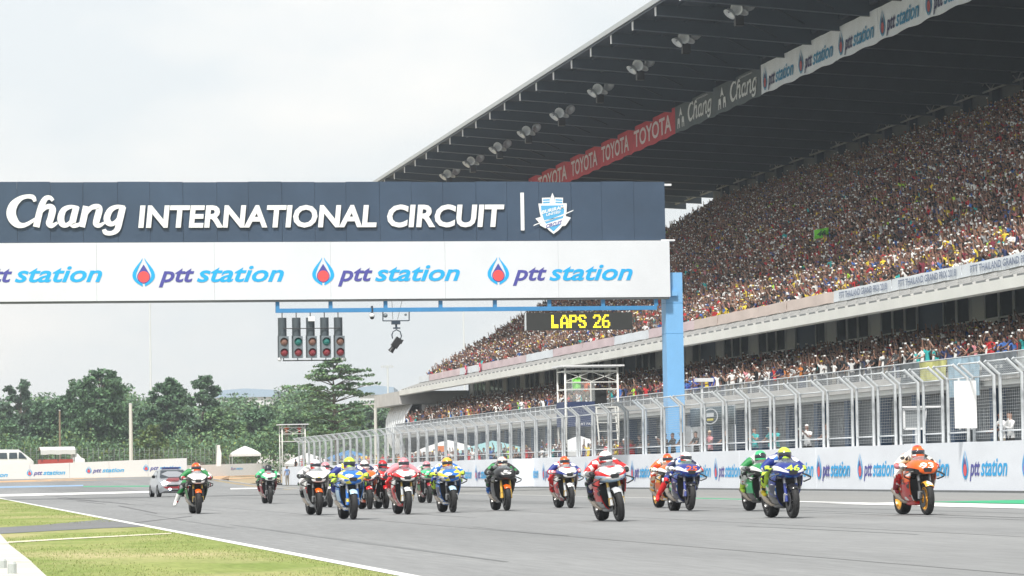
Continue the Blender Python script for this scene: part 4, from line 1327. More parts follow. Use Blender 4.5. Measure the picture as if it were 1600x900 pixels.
POSES = {
 'stand': {'R':((.25,.02,1.14),(.24,-.10,.92)),'L':((.25,.02,1.14),(.24,-.10,.92))},
 'phone': {'R':((.24,-.16,1.18),(.09,-.36,1.42)),'L':((.24,-.16,1.18),(.09,-.36,1.42))},
 'cheer': {'R':((.30,-.03,1.58),(.26,-.08,1.85)),'L':((.30,-.03,1.58),(.24,-.10,1.84))},
 'wave':  {'R':((.32,-.05,1.50),(.30,-.12,1.77)),'L':((.25,.02,1.14),(.22,-.12,.95))},
 'shade': {'R':((.30,-.14,1.40),(.10,-.15,1.62)),'L':((.25,.0,1.14),(.20,-.15,.98))},
 'clap':  {'R':((.25,-.10,1.16),(.06,-.32,1.26)),'L':((.25,-.10,1.16),(.06,-.32,1.26)),'long':True},
 'high':  {'R':((.22,-.16,1.50),(.09,-.26,1.74)),'L':((.22,-.16,1.50),(.09,-.26,1.74))},
 'lean':  {'R':((.27,-.14,1.17),(.16,-.36,1.10)),'L':((.27,-.14,1.17),(.16,-.36,1.10)),'long':False},
}
VARS = []     # (mesh, pose, cap)
for i, (pz, cap, ph) in enumerate([('stand',0,0),('stand',1,0),('phone',0,'both'),('phone',1,'both'),('cheer',0,0),('cheer',1,0),('wave',1,0),('wave',0,'one'),('shade',1,0),('clap',0,0),('high',0,'both'),('high',1,'both'),('lean',0,0),('lean',1,0)]):
    VARS.append((person_mesh('person', POSES[pz], cap, ph), pz, cap))
SHIRTS = [('black',(.014,.014,.017),38),('charcoal',(.05,.052,.056),14),('white',(.76,.76,.75),17),('red',(.48,.025,.03),12),('navy',(.03,.045,.13),10),('blue',(.05,.14,.42),5),
          ('yellow',(.72,.55,.05),4),('grey',(.28,.29,.30),6),('pink',(.62,.25,.28),3),('lime',(.40,.65,.06),2),('teal',(.03,.38,.38),2),('orange',(.60,.20,.04),1),('maroon',(.20,.03,.05),4)]
HATS = [('black hair',(.012,.011,.011),60),('dark brown hair',(.035,.022,.016),14),('white cap',(.70,.70,.68),6),('red cap',(.42,.03,.03),4),('black cap',(.02,.02,.02),12),('yellow cap',(.66,.52,.06),3),('blue cap',(.05,.10,.32),4),('beige sun hat',(.55,.45,.32),3)]
SKINS = [(.25,.135,.095),(.20,.105,.075),(.30,.17,.12),(.14,.078,.055),(.35,.21,.155)]
LEGS = [(.02,.022,.03),(.05,.07,.13),(.10,.09,.08),(.03,.03,.03),(.25,.22,.17)]
def pick(tab, r):
    tot = sum(t[2] for t in tab); x = r.random()*tot
    for t in tab:
        x -= t[2]
        if x <= 0: return t
    return tab[-1]
POSE_TXT = {'stand':'arms down','phone':'filming by phone','cheer':'both arms up','wave':'one arm up','shade':'shading the eyes','clap':'hands clasped','high':'phone held high','lean':'leaning forward'}
def make_person(P, rz, vi, shirt, hat, where, group, r, sc=1.0):
    me, pz, cap = VARS[vi]
    o = obj('person', me, None, P)
    o.rotation_euler = (0,0,rz); o.scale = (sc,sc,sc)
    o['shirt'] = list(shirt[1]); o['hat'] = list(hat[1]); o['skin'] = list(r.choice(SKINS)); o['legs'] = list(r.choice(LEGS))
    tag(o, f'spectator in {shirt[0]} shirt, {hat[0]}, {POSE_TXT[pz]}, {where}', 'person', group)
    return o

def project(P):
    d = Vector(P)-CAM
    z = d.dot(FW)
    return 800+F_PX*d.dot(RV)/z, 450-F_PX*d.dot(UV)/z, z
# candidates on both tiers
rp = random.Random(11)
cands = []
def seat(p, q, z, tier, row):
    x, y, Z = project((p, q, z+1.4))
    if -20 < x < 1960 and -320 < y < 780:
        cands.append((p+rp.uniform(-.12,.12), q+rp.uniform(-.14,.14), z, tier, row, Z))
for i in range(TRN):
    q = Q0+10
    while q < Q1-.6:
        if rp.random() < .93: seat(TR0+i*TRD+.42, q, terr_z(i), 'terrace', i)
        q += .54
for i in range(UN):
    q = Q0+10
    while q < Q1-.4:
        aisle = ((q-Q0) % 28.2) < 1.1 and i > 1
        if rp.random() < (.35 if aisle else .955): seat(U0P+i*UD+.4, q, up_z(i), 'upper', i)
        q += .55
def styled(c, r):
    vi = r.choices(range(len(VARS)), [14,6,14,6,7,3,4,5,4,7,7,4,3,2] if c[4] > 0 else [4,3,12,6,8,4,6,5,3,5,6,4,14,8])[0]
    cap = VARS[vi][2]
    hat = pick(HATS[2:] if cap else HATS, r)
    return vi, pick(SHIRTS, r), hat
# the ones that show largest: nearest, and unobstructed (front rows of either tier, then those seen over them)
rank = sorted(range(len(cands)), key=lambda i: cands[i][5]*(1+.006*cands[i][4])+(0 if cands[i][4] < 1 else 3))
vis = [i for i in rank if 0 < project((cands[i][0], cands[i][1], cands[i][2]+1.5))[0] < 1600]
NEAR = set(vis[:225])
pts, va, rot, scl, csh, cht, csk, clg = [], [], [], [], [], [], [], []
CELLS = {}
blue_block = (on_p(1130,600,50).y, on_p(1068,600,50).y)
white_block = (on_p(1340,560,52).y, on_p(1180,600,52).y)
red_block = (on_p(1600,560,50).y-4, on_p(1420,560,50).y)
for i, c in enumerate(cands):
    vi, sh, ht = styled(c, rp)
    if c[3] == 'terrace':
        if blue_block[0] < c[1] < blue_block[1] and c[4] < 3 and rp.random() < .7: sh = SHIRTS[5] if rp.random() < .4 else ('blue',(.04,.07,.34),0)
        elif white_block[0] < c[1] < white_block[1] and rp.random() < .42: sh = SHIRTS[2]
        elif red_block[0] < c[1] < red_block[1] and rp.random() < .28: sh = SHIRTS[3]
    elif c[4] < 6 and rp.random() < .06: sh = SHIRTS[6]
    cell = (int(c[1]/3.5+c[4]*.21), c[4]//3, c[3])
    if cell not in CELLS: CELLS[cell] = pick(SHIRTS, rp)
    if rp.random() < .30 and sh[0] not in ('blue',): sh = CELLS[cell]
    rz = -math.pi/2 + rp.gauss(.35,.3)
    s = rp.uniform(.94,1.12)
    P = (c[0], c[1], c[2])
    if i in NEAR:
        make_person(P, rz, vi, sh, ht, 'on the lower terrace' if c[3] == 'terrace' else 'on the upper tier',
                    'spectators on the terrace' if c[3] == 'terrace' else 'spectators on the upper tier', rp, s)
    else:
        pts.append(P); va.append(vi); rot.append(rz); scl.append(s)
        j = rp.uniform(.75,1.25)
        csh.append((*[min(1,a*j) for a in sh[1]],1)); cht.append((*ht[1],1)); csk.append((*rp.choice(SKINS),1)); clg.append((*rp.choice(LEGS),1))
me = bpy.data.meshes.new('crowd')
me.from_pydata(pts, [], [])
def at(nm, ty, data, key, flat):
    a = me.attributes.new(nm, ty, 'POINT'); a.data.foreach_set(key, flat(data))
at('variant','INT',va,'value',lambda d: d); at('rotz','FLOAT',rot,'value',lambda d: d); at('size','FLOAT',scl,'value',lambda d: d)
for nm, dd in (('shirt',csh),('hat',cht),('skin',csk),('legs',clg)):
    at(nm,'FLOAT_COLOR',dd,'color',lambda d: [v for c in d for v in c])
srcs = bpy.data.collections.new('crowd_figures')
for k, (m_, pz, cap) in enumerate(VARS):
    o = bpy.data.objects.new('figure_%02d' % k, m_); srcs.objects.link(o)
crowd = obj('crowd', me)
tag(crowd, 'dense mass of spectators filling both tiers of the grandstand', 'crowd', kind='stuff')
ng = bpy.data.node_groups.new('crowd_nodes', 'GeometryNodeTree')
ng.interface.new_socket('Geometry', in_out='INPUT', socket_type='NodeSocketGeometry'); ng.interface.new_socket('Geometry', in_out='OUTPUT', socket_type='NodeSocketGeometry')
N, L = ng.nodes, ng.links
gi, go = N.new('NodeGroupInput'), N.new('NodeGroupOutput')
ci = N.new('GeometryNodeCollectionInfo'); ci.inputs['Collection'].default_value = srcs; ci.inputs['Separate Children'].default_value = True; ci.inputs['Reset Children'].default_value = True
ip = N.new('GeometryNodeInstanceOnPoints'); ip.inputs['Pick Instance'].default_value = True
def na(nm, ty):
    n = N.new('GeometryNodeInputNamedAttribute'); n.data_type = ty; n.inputs['Name'].default_value = nm; return n.outputs['Attribute']
cx = N.new('ShaderNodeCombineXYZ'); L.new(na('rotz','FLOAT'), cx.inputs['Z'])
L.new(gi.outputs[0], ip.inputs['Points']); L.new(ci.outputs[0], ip.inputs['Instance']); L.new(na('variant','INT'), ip.inputs['Instance Index'])
L.new(cx.outputs[0], ip.inputs['Rotation']); L.new(na('size','FLOAT'), ip.inputs['Scale'])
L.new(ip.outputs[0], go.inputs[0])
md = crowd.modifiers.new('crowd', 'NODES'); md.node_group = ng

# people along the pit wall, standing on the raised kerb behind it
rw = random.Random(5)
def wall_person(px, vi, sh, ht, p=36.35, fz=.80, turn=0, sc=1.0, where='at the pit wall', skin=None):
    P = on_p(px, 700, p)
    S = next((s for s in SHIRTS if s[0] == sh), None) or sh
    Hh = next((h for h in HATS if h[0] == ht), None) or ht
    o = make_person((p, P.y, fz), -math.pi/2+turn, vi, S, Hh, where, 'people watching along the pit wall', rw, sc)
    return o
for px, vi, sh, ht, tn in [(1000,12,'black','black hair',.2),(1012,12,'black','dark brown hair',.3),(1040,2,'charcoal','black hair',.2),(1052,9,'black','black hair',.2),(1066,13,'black','black cap',0),(1088,13,'black','black cap',.2),(1110,12,'pink','beige sun hat',.2),(1135,13,'black','black cap',.3),
    (1180,2,'teal','dark brown hair',.5),(1205,13,'teal','white cap',.2),(1214,12,'teal','black hair',.2),(1262,2,'white','white cap',.6),(1293,12,'charcoal','black hair',.1),(1566,12,'white','dark brown hair',.1),(1580,9,'white','black hair',.1)]:
    wall_person(px, vi, sh, ht, turn=tn, sc=1.13, where='over the near pit wall' if px > 1150 else 'by the gantry pillar')
px = 462
while px < 990:
    if not (885 < px < 905):
        vi = rw.choices(range(len(VARS)), [6,4,8,4,2,1,2,2,3,3,3,2,10,6])[0]
        cap = VARS[vi][2]
        wall_person(px, vi, pick(SHIRTS, rw), pick(HATS[2:] if cap else HATS, rw), turn=rw.gauss(.3,.3), p=36.4+rw.uniform(-.1,.6), sc=rw.uniform(.95,1.05),
                    where='at the far pit wall' if px < 760 else 'near the marshal tower')
    px += rw.uniform(4.0,10.5)
# marshals
def marshal(P, rz, vi, shirt, hat, label, sc=1.0):
    o = make_person(P, rz, vi, ('',shirt,0), ('',hat,0), '', 'track marshals', rw, sc); o['label'] = label; return o
zf1 = on_p(884,637,37.2).z
MB1 = marshal((37.2+1.30, TW1.location.y+.35, zf1), -.5, 7, (.80,.16,.04), (.8,.8,.8), 'marshal in orange vest and white cap waving the green flag in the tower')
zf2 = on_p(441,690,36.4).z
marshal((36.9, TW2.location.y+.5, zf2), -.6, 0, (.80,.18,.04), (.02,.02,.02), 'marshal in orange vest at the rail of the small bare tower')
marshal((38.2, TW2.location.y+.5, zf2), -.9, 9, (.72,.10,.06), (.05,.03,.02), 'marshal in red vest at the back of the small bare tower')
P = gp(449, 759.5); marshal((P.x, P.y, 0), -2.6, 0, (.20,.30,.52), (.10,.06,.04), 'official in blue shirt standing at the end of the pit wall', 1.05)
P = on_p(497, 756, 33.2); marshal((33.2, P.y, 0), -.9, 9, (.16,.28,.56), (.16,.28,.56), 'marshal in blue overalls standing in front of the far pit wall')
# green flag in the tower, and the big one waved in the crowd
def flag(P, wd, ht, col, label, dirn, tilt, pole, txt=None):
    t = empty('flag', P, dirn, label=label, cat='flag')
    mb = MB(); mb.sheet([[(wd*j/8, .06*math.sin(j*.9+i*.5), ht*i/5-wd*j/8*tilt) for j in range(9)] for i in range(6)], (0,.012,0)); mb.build('cloth', mat('flag_'+label[:9].replace(' ','_'), col, .7, var=.1, scale=3), t, True)
    mb = MB(); mb.tube([(0,0,-pole),(0,0,ht)], .018, 6); mb.build('pole', WHITE, t)
    if txt:
        lm = MB(); vs, fs, wd_ = text_mb(txt, wd*.6, ht*.6, bold=.05, shear=.2)
        lm.add([(a+wd*.2, -.075, c+ht*.2-(a+wd*.2)*tilt) for a, _, c in vs], fs); lm.build('lettering', mat('flag_ink', (.03,.12,.05), .6), t)
    return t
flag((37.2+.42, TW1.location.y+.12, zf1+.95), .5, .7, (.25,.75,.12), 'lime green flag held out by the tower marshal', R(-15), -.3, .1)
P = on_p(1272, 374, 60); flag((60, P.y, P.z), 1.0, .62, (.25,.85,.08), 'bright green flag with dark number waved above the upper tier crowd', R(-8), -.18, 1.3, '46')
# ================================================================== MOTORCYCLES AND RIDERS
PAINTS = {'orange':(.78,.115,.008),'red':(.58,.012,.015),'white':(.80,.80,.79),'yellow':(.80,.66,.04),'lime':(.55,.78,.06),'blue':(.012,.030,.22),'sky':(.012,.14,.50),'navy':(.012,.018,.06),'black':(.012,.012,.014),
          'green':(.02,.22,.06),'mint':(.05,.50,.20),'silver':(.50,.52,.54),'gold':(.72,.42,.05),'pink':(.72,.24,.28),'grey':(.22,.23,.24),'cream':(.75,.70,.58),'crimson':(.30,.015,.03),'amber':(.80,.40,.05),'paleblue':(.42,.60,.78)}
ACC = {'orange':('white','red'),'red':('white','black'),'white':('grey','red'),'yellow':('black','white'),'lime':('black','blue'),'blue':('white','sky'),'sky':('white','yellow'),'navy':('white','blue'),'black':('grey','green'),
       'green':('white','black'),'mint':('white','black'),'cream':('orange','black'),'pink':('white','red'),'amber':('white','red'),'crimson':('white','black'),'paleblue':('white','sky')}
def patched(name, c, rough, coat, sc, cut, stretch):
    """one colour broken by hard-edged panels and small sponsor blocks, as on race leathers and fairings"""
    if name in MATS: return MATS[name]
    mt = bpy.data.materials.new(name); mt.use_nodes = True
    N, L = mt.node_tree.nodes, mt.node_tree.links
    b = N['Principled BSDF']; b.inputs['Roughness'].default_value = rough; b.inputs['Coat Weight'].default_value = coat; b.inputs['Coat Roughness'].default_value = .1
    t = N.new('ShaderNodeTexCoord'); mp = N.new('ShaderNodeMapping'); mp.inputs['Scale'].default_value = stretch
    mp.inputs['Location'].default_value = (hash_(c)*.37, hash_(c)*.71, hash_(c)*.13)
    v = N.new('ShaderNodeTexVoronoi'); v.inputs['Scale'].default_value = sc
    sp = N.new('ShaderNodeSeparateColor'); r = N.new('ShaderNodeValToRGB'); r.color_ramp.interpolation = 'CONSTANT'
    a1, a2 = ACC.get(c, ('white','black'))
    e = r.color_ramp.elements; e[0].position = 0; e[0].color = (*PAINTS[c],1); e[1].position = cut; e[1].color = (*PAINTS[a1],1)
    x = e.new(cut+(1-cut)*.6); x.color = (*PAINTS[a2],1)
    L.new(t.outputs['Object'], mp.inputs['Vector']); L.new(mp.outputs['Vector'], v.inputs['Vector']); L.new(v.outputs['Color'], sp.inputs['Color'])
    L.new(sp.outputs[0], r.inputs['Fac']); L.new(r.outputs['Color'], b.inputs['Base Color'])
    MATS[name] = mt
    return mt
def hash_(c): return sum(ord(k)*(i+3) for i, k in enumerate(c)) % 97
def paint(c):
    if c in ('black','silver','grey','gold'): return mat('paint_'+c, PAINTS[c], .3, coat=.25, var=.04, scale=8)
    return patched('paint_'+c, c, .32, .2, 9.0, .78, (1.0,.55,1.6))
def leather(c): return patched('leather_'+c, c, .55, 0, 11.0, .66, (1,1,1))
def plain(c): return mat('plain_'+c, PAINTS[c], .32, coat=.2)
CARBON = mat('carbon_fibre', (.025,.026,.028), .35, coat=.4)
DISC = mat('carbon_disc', (.05,.05,.052), .5, .3)
METAL = mat('bare_metal', (.52,.53,.54), .35, .8, var=.1, scale=8)
TITAN = mat('titanium_exhaust', (.42,.36,.30), .35, .85, var=.25, scale=7)
GOLDM = mat('gold_fork', (.62,.42,.12), .35, .7)
VISOR = mat('visor_dark', (.015,.018,.03), .08, coat=.8)
SCREEN = mat('tinted_screen', (.30,.34,.38), .05, alpha=.25, coat=.5)
def ring(y, hw, zb, zt, n=14, sq=2.6):
    out = []
    cz, hh = (zb+zt)/2, (zt-zb)/2
    for j in range(n):
        a = 2*math.pi*j/n
        c, s = math.cos(a), math.sin(a)
        out.append((hw*math.copysign(abs(c)**(2/sq), c), y, cz+hh*math.copysign(abs(s)**(2/sq), s)))
    return out
def tyre_mesh(Rr, hw):
    mb = MB(); mb.lathe([(-hw*.72,Rr-.095),(-hw*.98,Rr-.06),(-hw*.86,Rr-.025),(-hw*.5,Rr-.006),(0,Rr),(hw*.5,Rr-.006),(hw*.86,Rr-.025),(hw*.98,Rr-.06),(hw*.72,Rr-.095)], n=32, closed=True)
    return mb.mesh('tyre', RUBBER, 60)
def rim_mesh(Rr, hw, m):
    mb = MB(); r = Rr-.085
    mb.lathe([(-hw*.76,r),(-hw*.76,r-.022),(0,r-.05),(hw*.76,r-.022),(hw*.76,r),(0,r-.03)], n=28, closed=True)
    mb.lathe([(-.045,.0),(-.045,.04),(.045,.04),(.045,.0)], n=12)
    for k in range(5):
        a = 2*math.pi*k/5
        mb.bar((0,.03*math.cos(a),.03*math.sin(a)),(0,(r-.03)*math.cos(a),(r-.03)*math.sin(a)), .03, .035, up=(1,0,0))
    return mb.mesh('rim', m, 40)
FR, RR_ = .302, .325
T_F, T_R = tyre_mesh(FR, .064), tyre_mesh(RR_, .102)
dm = MB(); dm.lathe([(-.004,.085),(-.004,.165),(.004,.165),(.004,.085)], n=26, closed=True); DISC_ME = dm.mesh('brake_disc', DISC, 30)
NOSE = [(-.815,.075,.785,.842),(-.79,.165,.752,.905),(-.725,.222,.728,.965),(-.60,.258,.71,1.005),(-.44,.275,.698,1.02),(-.30,.27,.69,1.0)]
def nose_mb(top, low, flash):
    mb = MB()
    def mf(i, j):
        a = (j+.5)/14
        if a > .5: return 1 if i > 0 else 0
        if .07 < a < .43: return 0
        return 2
    mb.loft([ring(*s) for s in NOSE], mats=mf)
    return mb
def side_mb(s):
    rows = [(.80,-.56,.02,.255),(.71,-.53,.10,.272),(.60,-.47,.16,.272),(.49,-.42,.22,.252),(.38,-.37,.27,.215),(.28,-.32,.33,.155),(.215,-.28,.40,.075)]
    g = []
    for z, ya, yb, x in rows:
        row = []
        for k in range(7):
            t = k/6
            bulge = .93+.13*math.sin(math.pi*min(1,t*1.25))-.22*max(0,t-.6)
            row.append((s*x*bulge, ya+(yb-ya)*t, z))
        g.append(row)
    if s < 0: g = [list(reversed(r_)) for r_ in g]
    mb = MB(); mb.sheet(g, lambda v: Vector((v[0]-s*.018, v[1], v[2]+.006)), mats=lambda i, j: 0 if i < 2 else (1 if i < 4 else 2))
    return mb
_shared = {}
def shared(key, fn):
    if key not in _shared: _shared[key] = fn()
    return _shared[key]
def decal(parent, body, hit_me, x0, z0, wd, ht, col, ax='y', sgn=-1, **k):
    """lettering wrapped on to a bodywork surface"""
    bv = BVHTree.FromPolygons([v.co for v in hit_me.vertices], [p.vertices for p in hit_me.polygons])
    vs, fs, _ = text_mb(body, wd, ht, res=2, **k)
    out = []
    for a, _, c in vs:
        if ax == 'y':
            h = bv.ray_cast(Vector((x0+a, -3, z0+c)), Vector((0,1,0)))
            yy = h[0].y if h[0] else -.70
            out.append((x0+a, yy-.007, z0+c))
        else:
            h = bv.ray_cast(Vector((sgn*3, x0-sgn*a*-1*-1 if False else x0+(a if sgn < 0 else -a)*(-1), z0+c)), Vector((-sgn,0,0)))
            xx = h[0].x if h[0] else sgn*.25
            out.append((xx+sgn*.006, x0-(a if sgn < 0 else -a), z0+c))
    mb = MB(); mb.add(out, fs)
    return mb.build('number' if body.isdigit() else 'lettering', col, parent)
def motorcycle(P, lean, yaw, label, spec):
    """P = ground point midway between the wheels; the bike faces -Y"""
    t = empty('racing_motorcycle', P, yaw, label=label, cat='motorcycle', group='racing motorcycles leaving the grid')
    t.rotation_euler = (R(spec.get('wheelie',0)), R(lean), yaw)
    t.scale = (1.07,1.07,1.07)
    top, low, flash, belly, fend, rimc, tail = [spec[k] for k in ('top','low','flash','belly','fend','rim','tail')]
    def part(mb_, name, mats, parent=t, smooth=40):
        return mb_.build(name, mats, parent, smooth)
    # wheels
    for nm, tm, y, rr_, hw in (('front_wheel',T_F,-.72,FR,.064),('rear_wheel',T_R,.72,RR_,.102)):
        wv = obj(nm, tm, t, (0,y,rr_))
        obj('rim', shared(('rim',nm,rimc), lambda: rim_mesh(rr_, hw, plain(rimc))), wv)
        for s in ((-1,1) if y < 0 else (1,)):
            obj('brake_disc', DISC_ME, wv, (s*(hw+.012),0,0))
    # front end
    for s in (-1, 1):
        def fk():
            mb = MB(); mb.tube([(s*.105,-.715,.30),(s*.105,-.60,.62)], .030, 8); mb.tube([(s*.105,-.60,.62),(s*.105,-.50,.90)], .026, 8, 1); mb.box(s*.105-.035,s*.105+.035,-.70,-.62,.30,.44, 1)
            return mb.mesh('fork', [paint(spec.get('fork','black')), GOLDM if spec.get('goldfork') else METAL], 40)
        obj('fork', shared(('fork',s,spec.get('fork'),spec.get('goldfork')), fk), t)
    def fd():
        mb = MB(); g = []
        for k in range(9):
            a = R(48+11.5*k)
            r = FR+.022
            g.append([(x, -.72-math.cos(a)*(r-.03*(abs(x)/.075)**2), FR+math.sin(a)*(r-.03*(abs(x)/.075)**2)) for x in (-.078,-.05,0,.05,.078)])
        mb.sheet(g, (0,.0,-.008)); return mb.mesh('front_fender', paint(fend), True)
    obj('front_fender', shared(('fender',fend), fd), t)
    # bodywork
    nm_ = shared(('nose',top,low,flash), lambda: nose_mb(top,low,flash).mesh('nose_fairing', [plain(top) if spec.get('num') else paint(top), paint(low), plain(flash)], 45))
    nose = obj('nose_fairing', nm_, t)
    def intake():
        mb = MB(); mb.loft([[(x*f,y,.812+(z)*f) for x,z in [(-.085,.02),(-.06,-.03),(.06,-.03),(.085,.02),(.06,.045),(-.06,.045)]] for y,f in [(-.822,1.0),(-.80,1.05),(-.70,.9)]]); return mb.mesh('air_intake', BLACK)
    obj('air_intake', shared('intake', intake), nose)
    def scr():
        mb = MB(); secs = []
        for y, hw, zc, h in [(-.64,.11,.975,.022),(-.54,.14,.985,.052),(-.43,.155,.99,.08),(-.33,.16,.99,.095)]:
            secs.append([(hw*math.cos(a), y, zc+h*math.sin(a)) for a in [math.pi*k/10 for k in range(11)]])
        mb.sheet(secs, (0,.006,-.004)); return mb.mesh('windscreen', SCREEN, True)
    obj('windscreen', shared('screen', scr), nose)
    for s in (-1, 1):
        sm = shared(('side',s,spec['side1'],spec['side2'],belly), lambda: side_mb(s).mesh('side_fairing', [paint(spec['side1']), paint(spec['side2']), paint(belly)], 50))
        so_ = obj('side_fairing', sm, t)
        if spec.get('wing', True):
            def wg():
                mb = MB(); mb.tube([(s*.215,-.66,.80),(s*.30,-.63,.775),(s*.385,-.60,.735),(s*.375,-.58,.70),(s*.27,-.55,.655),(s*.25,-.54,.665)], .013, 6)
                mb.sheet([[(s*.215,-.70,.80),(s*.30,-.66,.778),(s*.38,-.62,.738)],[(s*.215,-.56,.795),(s*.30,-.54,.772),(s*.38,-.53,.732)]], (0,0,-.008)); return mb.mesh('winglet', CARBON, 50)
            obj('winglet', shared(('wing',s), wg), so_)
    def rad():
        mb = MB(); mb.box(-.20,.20,-.34,-.28,.34,.70); mb.box(-.14,.14,-.28,.26,.26,.66); mb.box(-.13,.13,-.48,-.30,.66,.74); return mb.mesh('engine_and_radiator', mat('engine_dark', (.035,.036,.04), .5, .4))
    obj('engine', shared('engine', rad), t)
    def bp():
        mb = MB(); mb.loft([ring(y,hw,zb,zt,12) for y,hw,zb,zt in [(-.30,.07,.20,.25),(-.1,.10,.17,.26),(.2,.10,.17,.27),(.42,.06,.20,.26)]]); return mb.mesh('belly_pan', paint(belly), 50)
    obj('belly_pan', shared(('belly',belly), bp), t)
    def tk():
        mb = MB(); mb.loft([ring(y,hw,zb,zt,14,2.4) for y,hw,zb,zt in [(-.32,.16,.74,.93),(-.2,.185,.72,.985),(-.02,.18,.70,.985),(.14,.13,.70,.90),(.24,.10,.70,.82)]]); return mb.mesh('tank', paint(tail), 60)
    obj('fuel_tank', shared(('tank',tail), tk), t)
    def tl():
        mb = MB(); mb.loft([ring(y,hw,zb,zt,12,2.6) for y,hw,zb,zt in [(.14,.13,.70,.80),(.36,.135,.72,.83),(.52,.14,.76,.94),(.70,.11,.82,.97),(.92,.045,.90,.95)]]); return mb.mesh('tail_unit', paint(tail), 60)
    obj('tail_unit', shared(('tail',tail), tl), t)
    def sw():
        mb = MB()
        for s in (-1,1): mb.bar((s*.10,.15,.44),(s*.125,.74,.325), .035, .085)
        mb.box(-.12,.12,.30,.36,.36,.46); return mb.mesh('swingarm', CARBON if not spec.get('silver') else METAL)
    obj('swingarm', shared(('swing',spec.get('silver')), sw), t)
    def ex():
        mb = MB(); mb.tube([(-.02,.05,.24),(-.12,.25,.25),(-.165,.45,.33),(-.175,.72,.46)], [.035,.04,.05,.055], 10); mb.tube([(.09,.35,.70),(.10,.60,.78),(.10,.84,.86)], [.03,.045,.05], 10); return mb.mesh('exhaust', TITAN, 50)
    obj('exhaust', shared('exhaust', ex), t)
    def hb():
        mb = MB()
        mb.tube([(.14,-.44,.90),(.24,-.40,.885),(.345,-.35,.865)], .017, 8); mb.bar((.25,-.435,.88),(.36,-.42,.86), .012)
        return mb.mesh('handlebar', BLACK)
    for s in (-1,1): obj('handlebar', shared('bars', hb), t).scale = (s,1,1)
    def pg():
        mb = MB()
        mb.bar((.12,.36,.40),(.24,.36,.40), .028); mb.bar((.12,.36,.40),(.11,.25,.52), .03)
        return mb.mesh('foot_peg', METAL)
    for s in (-1,1): obj('foot_peg', shared('pegs', pg), t).scale = (s,1,1)
    if spec.get('num'):
        decal(nose, spec['num'], nm_, -.125, .848, .25, .108, mat('number_'+spec['numc'], PAINTS[spec['numc']], .4), bold=.02, shear=.12)
    if spec.get('claw'):
        sm = shared(('side',-1,spec['side1'],spec['side2'],belly), None)
        mb = MB()
        for k in range(3):
            x = -.10+k*.055
            mb.sheet([[(-.283+.012*abs(z-.55)*2, x+.012*math.sin(z*30), z), (-.283+.012*abs(z-.55)*2, x+.028, z)] for z in (.60,.55,.50,.45-.02*(k%2))], (.004,0,0))
        mb.build('claw_mark', paint('mint'), t)
    if spec.get('sidetext'):
        sm = shared(('side',-1,spec['side1'],spec['side2'],belly), None)
        decal(t, spec['sidetext'], sm, .08, .56, .40, .10, mat('side_letter_black', (.02,.02,.02), .4), ax='x', sgn=-1, bold=.03)
    return t

